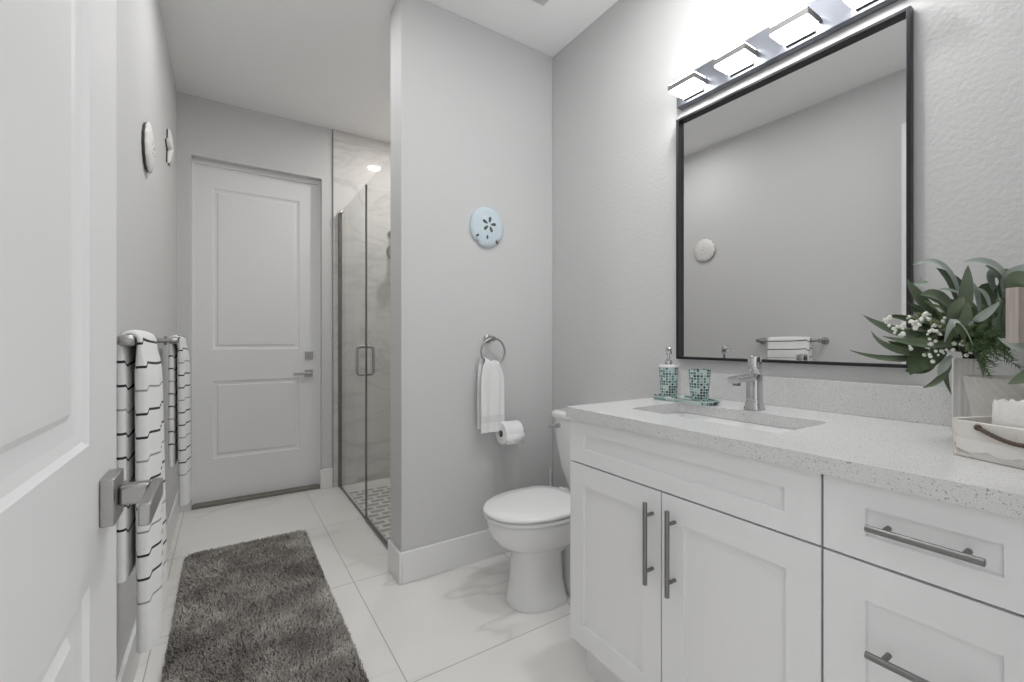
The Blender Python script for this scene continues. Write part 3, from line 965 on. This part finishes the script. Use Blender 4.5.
m = MB(); m.loft([egg(0.935, 1.388, 0.183, 0.4115, sqr=1.6), egg(0.926, 1.390, 0.189, 0.416, sqr=1.6), egg(0.926, 1.390, 0.189, 0.424, sqr=1.6), egg(0.936, 1.386, 0.181, 0.431, sqr=1.6),
                  egg(1.0, 1.34, 0.13, 0.435, sqr=1.6), egg(1.10, 1.25, 0.05, 0.436, sqr=1.6)])
m.build('lid', M['plastic'], t, ang=60)
for s_ in (-1, 1): MB().cyl((1.395, TY + s_ * 0.07 - 0.025, 0.418), (1.395, TY + s_ * 0.07 + 0.025, 0.418), 0.012, 16).build('hinge', M['plastic'], t)
m = MB(); m.loft([[(x, y, z) for x, y in rrect(x0, 1.602, TY - hw_, TY + hw_, 0.045, 6)] for z, x0, hw_ in ((0.389, 1.475, 0.140), (0.44, 1.455, 0.155), (0.52, 1.435, 0.172), (0.62, 1.42, 0.183), (0.70, 1.41, 0.188), (0.762, 1.408, 0.190))])
m.build('tank', M['porc'], t, ang=60)
m = MB(); m.loft([[(x, y, z) for x, y in rrect(1.400 + o_, 1.606, TY - 0.198 + o_, TY + 0.198 - o_, 0.04, 6)] for z, o_ in ((0.762, 0.004), (0.766, 0.0), (0.788, 0.0), (0.796, 0.005), (0.800, 0.014))])
m.build('tank_lid', M['porc'], t, ang=60)
m = MB(); m.cyl((1.412, TY + 0.125, 0.728), (1.395, TY + 0.125, 0.728), 0.013, 18); m.tube([(1.396, TY + 0.120, 0.728), (1.388, TY + 0.145, 0.726), (1.386, TY + 0.170, 0.722)], [0.009, 0.0085, 0.010], 12)
m.build('flush_lever', M['chrome'], t)
MB().tube([(1.585, TY - 0.22, 0.14), (1.56, TY - 0.215, 0.20), (1.53, TY - 0.19, 0.32), (1.52, TY - 0.14, 0.43)], 0.006, 10).build('supply_hose', M['nickel'], t)
MB().cyl((1.611, TY - 0.22, 0.14), (1.575, TY - 0.22, 0.14), 0.012, 16).build('supply_valve', M['chrome'], t)

t = thing('toilet_brush', 'white toilet brush standing in the corner behind the toilet', 'toilet brush', (1.495, 1.915, 0))
MB().lathe((1.495, 1.915, 0), [(0.045, 0), (0.047, 0.01), (0.040, 0.12), (0.036, 0.122), (0.040, 0.012)], 28).build('holder', M['plastic'], t)
MB().tube([(1.495, 1.915, 0.06), (1.495, 1.915, 0.30), (1.495, 1.915, 0.455)], [0.005, 0.005, 0.0075], 12).build('handle', M['plastic'], t)
MB().lathe((1.495, 1.915, 0.016), [(0.01, 0), (0.028, 0.01), (0.028, 0.07), (0.01, 0.09)], 20).build('bristles', M['bristle'], t)

# ------------------------------------------------------------------ left wall
def scallop(c, rad, thick, petals):
    def ring(sc, off):
        out = []
        for j in range(64):
            a = 2 * PI * j / 64
            r = rad * sc * (1 + 0.03 * math.sin(petals * a))
            out.append((XL + off, c[0] + r * math.cos(a), c[1] + r * math.sin(a)))
        return out
    return ring

t = thing('white_sand_dollar', 'round white sand dollar plaque on the left wall, nearer the entrance', 'wall decoration', (XL, 2.305, 1.84))
rg = scallop((2.305, 1.936), 0.097, 0.03, 14)
MB().loft([rg(0.93, 0.0), rg(0.96, 0.007), rg(0.98, 0.010)]).build('back_rim', M['shell_edge'], t, ang=70)
MB().loft([rg(0.985, 0.0102), rg(1.0, 0.014), rg(0.95, 0.019), rg(0.6, 0.025), rg(0.1, 0.027)]).build('disc', M['bag'], t, ang=70)
for k in range(5):
    a = math.radians(90 + 72 * k)
    m = MB(); m.sphere((XL + 0.025, 2.305 + 0.03 * math.cos(a), 1.936 + 0.03 * math.sin(a)), 0.011, 10, 6, (0.35, 0.5, 0.5)); m.build('petal', M['pot'], t)
m = MB(); m.sphere((XL + 0.026, 2.305, 1.936), 0.008, 10, 6, (0.5, 1, 1))
m.build('centre', M['pot'], t)
t = thing('white_starfish', 'white starfish decoration on the left wall, nearer the far door', 'wall decoration', (XL, 3.10, 2.12))
def star(sc, off):
    out = []
    for j in range(80):
        a = 2 * PI * j / 80
        k = (a - math.radians(100)) / (2 * PI / 5)
        d = abs(k - round(k)) * 2
        r = 0.112 * (1 - d) ** 1.2 + 0.042
        r = 0.72 * (0.042 + (r - 0.042) * min(1, sc * 1.15)) * sc
        out.append((XL + off, 3.10 + r * math.cos(a), 2.222 + r * math.sin(a)))
    return out
MB().loft([star(0.92, 0.0), star(0.97, 0.005), star(0.98, 0.007)]).build('back_rim', M['shell_edge'], t, ang=70)
MB().loft([star(0.985, 0.0072), star(1.0, 0.011), star(0.85, 0.020), star(0.5, 0.028), star(0.05, 0.032)]).build('body', M['bag'], t, ang=70)


def towel_bar(y0, y1, z, label):
    t_ = thing('towel_bar', label, 'towel bar', (XL, y0, z), 'towel bars on the left wall')
    xb_ = XL + 0.0715
    for y in (y0, y1):
        m_ = MB(); m_.lathe((XL, y, z), [(0.024, 0.0), (0.024, 0.010), (0.011, 0.014), (0.010, 0.060), (0.014, 0.064), (0.014, 0.084), (0.011, 0.088)], 26, 'x')
        m_.build('post', M['nickel'], t_)
    MB().cyl((xb_, y0, z), (xb_, y1, z), 0.0085, 18).build('rod', M['nickel'], t_)
    return t_


BZ = 1.155
tb = towel_bar(1.392, 1.812, BZ, 'brushed nickel towel bar on the left wall, just past the open door')
copy_thing(tb, (XL, 2.560, BZ), 'brushed nickel towel bar on the left wall, nearer the far door')


def bath_towel(yc, label, hy, seed, vs):
    xb_ = XL + 0.0715; rng = random.Random(seed)
    ph = [rng.random() * 6 for _ in range(4)]
    path = []; th = []
    NB, NF = 26, 40
    zb0, zf0 = 0.553, 0.362
    r0 = 0.0095
    for k in range(NB):
        f = k / (NB - 1); z = zb0 + (BZ - zb0) * f
        g = min(1, (BZ - z) / 0.09); t_ = 0.019 + 0.010 * g
        path.append((xb_ - r0 * (1 - 0.8 * g) - t_ / 2, z)); th.append(t_)
    for k in range(1, 10):
        a = PI * k / 10; path.append((xb_ - (r0 + 0.0095) * math.cos(a), BZ + (r0 + 0.0095) * math.sin(a))); th.append(0.019)
    for k in range(NF):
        f = k / (NF - 1); z = BZ - (BZ - zf0) * f
        g = min(1, (BZ - z) / 0.09); g = g * g * (3 - 2 * g); t_ = 0.019 + 0.023 * g + 0.006 * f
        path.append((xb_ + r0 * (1 - 0.8 * g) + t_ / 2 + 0.004 * f, z)); th.append(t_)
    top = 0.602
    def wave(u, s_, cn):
        if s_ < top or cn < 0: return 0.0
        w = min(1, (s_ - top) * 5)
        return w * (0.004 * math.sin(u * 4 + ph[0] + s_ * 1.5) + 0.0022 * math.sin(u * 9 + ph[1] + s_ * 2.5))
    return drape(path, hy, th, yc, wave, 'bath_towel', M['stripe'], (xb_, yc, zf0), label, 'towel', 'striped bath towels', vshift=vs)


bath_towel(1.590, 'white black-striped bath towel on the bar beside the open door', 0.140, 3, 0.0)
bath_towel(2.780, 'white black-striped bath towel on the bar nearer the far door', 0.135, 8, 0.02)

# ------------------------------------------------------------------ rug
t = thing('bath_rug', 'dark taupe shag bath rug on the marble floor', 'rug', (0.11, 2.15, 0))
RX0, RX1, RY0, RY1 = -0.182, 0.405, 1.36, 2.915
o_ = rrect(RX0 + 0.006, RX1 - 0.006, RY0 + .006, RY1 - .006, 0.06, 8)
MB().prism([(x, y, 0.0) for x, y in o_], (0, 0, 0.010)).build('backing', M['rugback'], t)
rng = random.Random(4)
m = MB(); vs, fs = [], []
step = 0.0043
ny, nx = int((RY1 - RY0) / step), int((RX1 - RX0) / step)
def inside(x, y):
    r = 0.06
    dx = max(RX0 + r - x, x - (RX1 - r), 0); dy = max(RY0 + r - y, y - (RY1 - r), 0)
    return dx * dx + dy * dy < r * r
for iy in range(ny):
    for ix in range(nx):
        x = RX0 + (ix + rng.random()) * step; y = RY0 + (iy + rng.random()) * step
        if not inside(x, y): continue
        a = rng.random() * 2 * PI
        edge = 0.35 if min(x - RX0, RX1 - x, y - RY0, RY1 - y) < 0.012 else 1.0
        flow = math.sin(x * 9 + 1.3 * math.sin(y * 6)) + math.sin(y * 7 + x * 4)
        ln = 0.012 + rng.random() * 0.008
        lean = (0.009 + 0.010 * rng.random()) * edge
        bx, by = math.cos(a) * lean + 0.0035 * flow * edge, math.sin(a) * lean + 0.003 * math.cos(y * 8 + x * 5) * edge
        w_ = 0.0017
        ex, ey = -math.sin(a) * w_, math.cos(a) * w_
        i = len(vs)
        vs += [(x - ex, y - ey, 0.006), (x + ex, y + ey, 0.006), (x + bx * .45 + ex, y + by * .45 + ey, 0.008 + ln * .62), (x + bx * .45 - ex, y + by * .45 - ey, 0.008 + ln * .62), (x + bx, y + by, 0.008 + ln * 0.93)]
        fs += [(i, i + 1, i + 2, i + 3), (i + 3, i + 2, i + 4)]
m.add(vs, fs); pile = m.build('pile', M['rug'], t, ang=180); pile['kind'] = 'stuff'

# ------------------------------------------------------------------ countertop arrangement
A = Vector((1.212, 0.250, ZT)); E1 = Vector((-0.38, -0.925, 0)).normalized(); E2 = Vector((0.925, -0.38, 0)).normalized(); UZ = Vector((0, 0, 1))
def cr(a, b_, z): return A + E1 * a + E2 * b_ + UZ * z
def obox(mb, a0, a1, b0, b1, z0, z1):
    ps = [cr(a, b_, z) for z in (z0, z1) for a, b_ in ((a0, b0), (a1, b0), (a1, b1), (a0, b1))]
    mb.add(ps, [(3, 2, 1, 0), (4, 5, 6, 7), (0, 1, 5, 4), (1, 2, 6, 5), (2, 3, 7, 6), (3, 0, 4, 7)])
t = thing('wooden_crate', 'distressed white wooden crate with a rope handle on the countertop', 'crate', tuple(cr(0.09, 0.065, 0)))
m = MB(); obox(m, 0, 0.19, 0, 0.130, 0.003, 0.010); m.build('bottom', M['crate'], t)
m = MB(); obox(m, 0, 0.19, -0.008, 0.0, 0.0006, 0.070); m.build('front_board', M['crate'], t, bevel=0.0012)
m = MB(); obox(m, 0, 0.19, 0.130, 0.138, 0.0006, 0.070); m.build('back_board', M['crate'], t, bevel=0.0012)
m = MB(); obox(m, -0.007, 0.0, -0.008, 0.138, 0.0006, 0.0735); m.build('side_board', M['crate'], t, bevel=0.0012)
m = MB(); obox(m, 0.19, 0.197, -0.008, 0.138, 0.0006, 0.0735); m.build('side_board', M['crate'], t, bevel=0.0012)
rp = []
for k in range(41):
    u = k / 40; a = 0.035 + 0.133 * u
    rp.append(cr(a, -0.011 - 0.006 * math.sin(PI * u), 0.061 - 0.018 * math.sin(PI * u)))
rad = [0.0034 + 0.0006 * (k % 2) for k in range(41)]
ro = MB().tube(rp, rad, 10).build('rope_handle', M['rope'], t)
for a in (0.035, 0.168): MB().sphere(tuple(cr(a, -0.0105, 0.061)), 0.0058, 12, 8).build('knot', M['rope'], ro)
# scalloped lace strip along the front
m = MB(); top, bot = [], []
for k in range(61):
    a = 0.19 * k / 60
    top.append(cr(a, -0.0082, 0.036)); bot.append(cr(a, -0.0082, 0.018 - 0.007 * abs(math.sin(a / 0.048 * PI))))
n = len(top)
d = E2 * -0.0022
m.add(top + bot + [p + d for p in top] + [p + d for p in bot],
      [f for i in range(n - 1) for f in ((i, i + 1, n + i + 1, n + i), (2 * n + i + 1, 2 * n + i, 3 * n + i, 3 * n + i + 1), (i + 1, i, 2 * n + i, 2 * n + i + 1), (n + i, n + i + 1, 3 * n + i + 1, 3 * n + i))])
m.build('scalloped_trim', M['soap'], t, ang=30)

# fluted vase behind the crate
VC = pt(971, 357, 1.065); VC = Vector((VC.x, VC.y, 0))
def flute(cx, cy, hw_, z, n=120, nf=12, rot=0.24):
    out = []
    for j in range(n):
        a = 2 * PI * j / n
        ca, sa = math.cos(a), math.sin(a)
        r = hw_ / max(abs(ca), abs(sa)) ** 0.85
        r *= 1 + 0.022 * math.cos(j * 2 * PI / 5)
        x, y = r * ca, r * sa
        out.append((cx + x * math.cos(rot) - y * math.sin(rot), cy + x * math.sin(rot) + y * math.cos(rot), z))
    return out
m = MB(); zt_ = 1.112
m.loft([flute(VC.x, VC.y, 0.030, ZT + 0.0006), flute(VC.x, VC.y, 0.032, ZT + 0.004), flute(VC.x, VC.y, 0.032, zt_ - 0.003), flute(VC.x, VC.y, 0.030, zt_), flute(VC.x, VC.y, 0.027, zt_), flute(VC.x, VC.y, 0.026, ZT + 0.02)], cap=True)
tag(m.build('fluted_vase', M['vase'], origin=(VC.x, VC.y, ZT), ang=50), 'tall square fluted white vase behind the crate', 'vase')

# ribbed pot behind the crate
PC = pt(1008, 376, 0.955); PC = Vector((PC.x, PC.y, ZT + 0.0006))
t = MB(); rings = []; NR = 132
def ribbed(r, z):
    return [(PC.x + (r + 0.0021 * math.cos(22 * a + z * 260)) * math.cos(a), PC.y + (r + 0.0021 * math.cos(22 * a + z * 260)) * math.sin(a), PC.z + z) for a in [2 * PI * j / NR for j in range(NR)]]
for k in range(47):
    u = k / 46
    rings.append(ribbed(0.038 + 0.029 * u ** 0.8, 0.143 * u))
for r, z in ((0.0655, 0.1455), (0.062, 0.1455), (0.057, 0.120), (0.031, 0.008)):
    rings.append([(PC.x + r * math.cos(2 * PI * j / NR), PC.y + r * math.sin(2 * PI * j / NR), PC.z + z) for j in range(NR)])
t.loft(rings); tag(t.build('ribbed_pot', M['pot'], origin=tuple(PC), ang=60), 'cream diagonally ribbed pot on the countertop behind the white crate', 'pot')

# chunky white soap block, front of crate
WC = cr(0.083, 0.036, 0.0)
m = MB(); rings = []
for z, s_ in ((0.0108, 0.98), (0.014, 1.0), (0.060, 0.98), (0.105, 0.94), (0.113, 0.90), (0.111, 0.82), (0.102, 0.74)):
    rr_ = []
    for j in range(84):
        a = 2 * PI * j / 84
        ca, sa = math.cos(a), math.sin(a)
        k = 1 + 0.022 * math.sin(a * 11) + 0.012 * math.sin(a * 19 + z * 90)
        x = 0.048 * s_ * k * math.copysign(abs(ca) ** 0.5, ca); y = 0.027 * s_ * k * math.copysign(abs(sa) ** 0.5, sa)
        p = WC + E1 * x + E2 * y
        rr_.append((p.x, p.y, ZT + z + (0.002 * math.sin(a * 11) if z > 0.10 else 0)))
    rings.append(rr_)
m.loft(rings); tag(m.build('soap_cake', M['soap'], origin=(WC.x, WC.y, ZT + 0.0108), ang=70), 'chunky ruffled white soap block at the front of the crate', 'soap')

# striped wooden plaque on a stake, standing in the pot
QC = pt(1032, 315, 0.86)
t = thing('wooden_plaque', 'taupe striped wooden plaque on a stake in the crate, before the leaves', 'plaque', (QC.x, QC.y, ZT + 0.0108))
RV = Vector((math.cos(YAW), -math.sin(YAW), 0)); FV = Vector((math.sin(YAW), math.cos(YAW), 0))
rings = []
for z in (CAM_H - 0.004, CAM_H + 0.103):
    ring = []
    for k in range(25):
        u = k / 24; ring.append(QC + RV * (-0.040 + 0.080 * u) + FV * (-0.010 - 0.0022 * math.cos(u * 2 * PI * 6)))
    for k in range(2): ring.append(QC + RV * (0.040 - 0.080 * k) + FV * 0.010)
    rings.append([(p.x, p.y, z) for p in ring])
MB().loft(rings).build('board', M['plaque'], t, ang=50)
QS = QC - E2 * 0.014
MB().tube([(QS.x, QS.y, ZT + 0.0108), (QS.x, QS.y, CAM_H - 0.01), (QC.x, QC.y, CAM_H + 0.03)], 0.003, 8).build('stake', M['twig'], t)


# leaves
def leaf(mb, P0, P1, P2, width, nrm=None, fold=0.25, n=10, curl=0.0):
    P0, P1, P2 = Vector(P0), Vector(P1), Vector(P2)
    C1 = P1 * 2 - (P0 + P2) * 0.5
    pts = [P0 * (1 - u) ** 2 + C1 * 2 * u * (1 - u) + P2 * u * u for u in [k / n for k in range(n + 1)]]
    vs = []; fs = []
    for k, p in enumerate(pts):
        u = k / n
        tg = pts[min(k + 1, n)] - pts[max(k - 1, 0)]; tg.normalize()
        nn = Vector(nrm) if nrm is not None else Vector((-0.45, -0.75, 0.5))
        sd = tg.cross(nn); sd.normalize(); up = sd.cross(tg)
        w_ = width / 2 * (math.sin(PI * min(1, 0.06 + 0.94 * u)) ** 0.8) * (1 - 0.25 * u) + 0.0004
        if curl: sd = sd * math.cos(curl * u) + up * math.sin(curl * u); up = sd.cross(tg)
        vs += [p - sd * w_ + up * (fold * w_), p - sd * w_ * .5 + up * (fold * w_ * .35), p, p + sd * w_ * .5 + up * (fold * w_ * .35), p + sd * w_ + up * (fold * w_)]
    for k in range(n):
        for j in range(4): fs.append((k * 5 + j, k * 5 + j + 1, (k + 1) * 5 + j + 1, (k + 1) * 5 + j))
    mb.add(vs, fs)


VT = Vector((VC.x, VC.y, 1.06))
plant = thing('greenery_arrangement', 'leafy green arrangement with white berries standing in the fluted vase', 'plant', (VC.x, VC.y, ZT + 0.03))
L = {'leaf': MB(), 'leaf_dark': MB(), 'leaf_pale': MB()}
stems = MB()
def keep(p, lim=1.575):
    p.x = min(p.x, lim); return p
def lf(kind, b_, m_, e_, width, **kw):
    leaf(L[kind], keep(pt(*b_)), keep(pt(*m_)), keep(pt(*e_)), width * 1.12, **kw)
# reaching left over the counter
lf('leaf', (948, 350, 1.05), (898, 359, 1.04), (849, 350, 1.04), 0.017)
lf('leaf', (945, 352, 1.05), (896, 350, 1.02), (871, 331, 1.02), 0.022)
lf('leaf', (940, 338, 1.06), (896, 332, 1.03), (863, 315, 1.03), 0.030)
lf('leaf_dark', (938, 340, 1.10), (912, 322, 1.09), (886, 316, 1.09), 0.022)
lf('leaf', (962, 343, 1.0), (922, 344, 0.98), (882, 336, 0.98), 0.020)
lf('leaf_dark', (946, 345, 1.04), (922, 358, 1.02), (910, 375, 1.02), 0.055)
lf('leaf_dark', (925, 346, 1.06), (905, 348, 1.05), (888, 341, 1.05), 0.030)
lf('leaf_dark', (935, 350, 1.03), (922, 366, 1.03), (905, 371, 1.03), 0.035)
# upright, left
lf('leaf', (952, 330, 1.05), (922, 304, 1.03), (907, 279, 1.03), 0.045)
lf('leaf', (958, 325, 1.0), (942, 300, 0.98), (920, 295, 0.97), 0.040)
lf('leaf_pale', (962, 312, 1.02), (945, 268, 1.0), (912, 265, 1.0), 0.020)
lf('leaf_dark', (962, 318, 1.03), (952, 287, 1.02), (936, 268, 1.02), 0.042)
lf('leaf_dark', (964, 312, 1.06), (958, 288, 1.05), (944, 272, 1.05), 0.040)
lf('leaf_pale', (928, 282, 1.06), (920, 284, 1.06), (911, 284, 1.06), 0.014)
lf('leaf_pale', (924, 279, 1.07), (920, 281, 1.07), (913, 287, 1.07), 0.010)
lf('leaf_pale', (965, 296, 0.99), (950, 290, 0.98), (938, 290, 0.98), 0.008)
lf('leaf_pale', (952, 330, 1.0), (945, 308, 0.99), (938, 296, 0.99), 0.018)
# centre
lf('leaf', (955, 338, 0.98), (963, 300, 0.95), (968, 265, 0.95), 0.036)
lf('leaf', (948, 330, 0.95), (954, 312, 0.93), (964, 297, 0.93), 0.032)
lf('leaf', (957, 334, 0.94), (964, 318, 0.92), (968, 302, 0.92), 0.026)
lf('leaf_pale', (944, 342, 0.93), (956, 322, 0.90), (973, 346, 0.90), 0.018, curl=0.8)
lf('leaf_dark', (946, 345, 0.94), (956, 328, 0.92), (966, 345, 0.92), 0.024)
lf('leaf_pale', (968, 325, 0.95), (985, 314, 0.92), (999, 302, 0.92), 0.016)
lf('leaf_pale', (980, 318, 0.99), (976, 294, 0.98), (972, 282, 0.98), 0.018)
lf('leaf_pale', (990, 312, 0.98), (985, 296, 0.97), (976, 288, 0.97), 0.018)
lf('leaf_dark', (985, 322, 1.0), (984, 296, 0.99), (998, 286, 0.99), 0.045)
# right, top
lf('leaf_pale', (1008, 292, 0.96), (994, 266, 0.95), (963, 262, 0.95), 0.026)
lf('leaf', (1004, 298, 0.98), (998, 276, 0.97), (985, 266, 0.97), 0.040)
lf('leaf', (1008, 300, 0.99), (1012, 280, 0.98), (988, 276, 0.98), 0.050)
lf('leaf_pale', (1004, 292, 0.96), (1014, 278, 0.95), (1030, 264, 0.95), 0.042)
lf('leaf', (1006, 294, 0.95), (1020, 280, 0.93), (1040, 280, 0.93), 0.040)
lf('leaf_dark', (1002, 300, 1.0), (1005, 285, 1.0), (1018, 270, 1.0), 0.030)
lf('leaf_pale', (1000, 300, 0.99), (990, 282, 0.98), (992, 268, 0.98), 0.024)
lf('leaf_pale', (1000, 338, 0.90), (1016, 346, 0.88), (1040, 352, 0.88), 0.034)
lf('leaf', (1050, 366, 0.79), (1030, 375, 0.80), (1008, 384, 0.81), 0.024)
# drooping behind the vase
lf('leaf', (952, 358, 1.14), (940, 378, 1.15), (922, 388, 1.15), 0.016)
lf('leaf', (948, 358, 1.15), (945, 372, 1.16), (955, 394, 1.16), 0.020)
lf('leaf_pale', (952, 356, 1.13), (943, 366, 1.13), (938, 376, 1.13), 0.022)
lf('leaf', (972, 352, 0.96), (980, 360, 0.94), (983, 378, 0.94), 0.018)
# fill inside the bunch
rng = random.Random(11)
for k in range(78):
    bx = 955 + rng.random() * 55; by = 330 + rng.random() * 22
    ex = 900 + rng.random() * 122; ey = 292 + rng.random() * 62
    de = 0.99 + rng.random() * 0.14
    lf(rng.choice(['leaf_dark', 'leaf', 'leaf_dark', 'leaf_dark']), (bx, by, 1.04), ((bx + ex) / 2 + rng.uniform(-8, 8), (by + ey) / 2 - 6, (1.04 + de) / 2), (ex, ey, de), 0.014 + rng.random() * 0.018, nrm=(rng.uniform(-.8, .2), -0.7, rng.uniform(0, .7)))
for kind, nm in (('leaf', 'olive_leaves'), ('leaf_dark', 'dark_leaves'), ('leaf_pale', 'pale_leaves')):
    L[kind].build(nm, M[kind], plant, ang=180)
# stems and dark twigs
for k in range(26):
    e = keep(pt(905 + rng.random() * 100, 318 + rng.random() * 34, 0.98 + rng.random() * 0.10))
    b_ = Vector((VC.x + rng.uniform(-.012, .012), VC.y + rng.uniform(-.012, .012), 1.04))
    stems.tube([b_, Vector((VC.x + rng.uniform(-.012, .012), VC.y + rng.uniform(-.012, .012), 1.125)), e.lerp(Vector((VC.x, VC.y, 1.15)), 0.4), e], [0.0022, 0.002, 0.0016, 0.0012], 6)
for k in range(6):
    b_ = Vector((VC.x + rng.uniform(-.012, .012), VC.y + rng.uniform(-.012, .012), ZT + 0.025))
    stems.tube([b_, b_ + Vector((0, 0, 0.09)), Vector((VC.x, VC.y, 1.12))], 0.0022, 6)
stems.build('stems', M['twig'], plant)
# berries
be = MB()
for cx, cy, n in ((888, 320, 7), (900, 331, 8), (912, 318, 7), (925, 318, 6), (933, 322, 6), (918, 327, 6), (929, 330, 6), (940, 331, 5), (934, 341, 5), (915, 347, 5), (930, 350, 6), (934, 358, 6), (958, 346, 6), (946, 354, 5), (972, 354, 4), (905, 325, 5), (948, 322, 5), (892, 324, 4)):
    for k in range(n):
        q = pt(cx + rng.uniform(-6, 6), cy + rng.uniform(-5, 5), 0.965 + rng.uniform(0, 0.06))
        be.sphere(q, 0.0024 + rng.random() * 0.0026, 8, 6)
be.build('berries', M['berry'], plant)
# fern sprigs
fe = MB(); vs, fs = [], []
def sprig(b_, e_, ln, nn):
    b_, e_ = Vector(b_), Vector(e_)
    for k in range(nn):
        u = k / nn; p = b_.lerp(e_, u) + Vector((0, 0, -0.012 * u * u))
        for s_ in range(4):
            d = Vector((rng.uniform(-1, 1), rng.uniform(-1, 1), rng.uniform(-.6, 1))) + (e_ - b_).normalized() * 0.9
            d.normalize(); q = p + d * ln * (1.1 - 0.6 * u)
            sd = d.cross(Vector((rng.uniform(-1, 1), rng.uniform(-1, 1), rng.uniform(-1, 1)))).normalized() * 0.0011
            i = len(vs); vs.extend([p - sd, p + sd, q]); fs.append((i, i + 1, i + 2))
for (ex, ey, de) in ((985, 365, 0.90), (990, 372, 0.90), (1000, 355, 0.88), (1003, 340, 0.88), (1000, 325, 0.9), (992, 312, 0.92), (978, 315, 0.95), (970, 330, 0.93), (975, 345, 0.91), (985, 352, 0.89), (995, 345, 0.89), (1003, 330, 0.9), (1010, 350, 0.9),
                     (930, 285, 1.05), (936, 292, 1.04), (905, 312, 1.06), (918, 308, 1.05), (990, 330, 0.9), (982, 338, 0.9), (996, 362, 0.9), (988, 300, 0.95), (1015, 355, .92), (1020, 362, .92)):
    sprig(pt(974 + rng.uniform(-12, 14), 338 + rng.uniform(-8, 8), 1.0), pt(ex, ey, de), 0.022, 22)
fe.add(vs, fs); fe.build('fern_sprigs', M['fern'], plant, ang=180, solid=0.0003)
M['bud'] = plain('pale_green_buds', (0.24, 0.30, 0.15), 0.6, nz=0.3, nscale=40)
bd = MB(); vs, fs = [], []
for (ex, ey, de) in ((928, 284, 1.02), (934, 290, 1.01), (925, 296, 1.02), (906, 311, 1.03), (916, 308, 1.02), (898, 324, 1.03), (930, 316, 0.99), (908, 338, 1.02), (940, 326, 0.97), (925, 350, 1.0), (975, 320, 0.93), (968, 346, 0.92)):
    sprig(pt(ex * 0.4 + 960 * 0.6, ey * 0.4 + 338 * 0.6, 1.0), pt(ex, ey, de), 0.010, 16)
bd.add(vs, fs); bd.build('bud_sprigs', M['bud'], plant, ang=180, solid=0.0006)
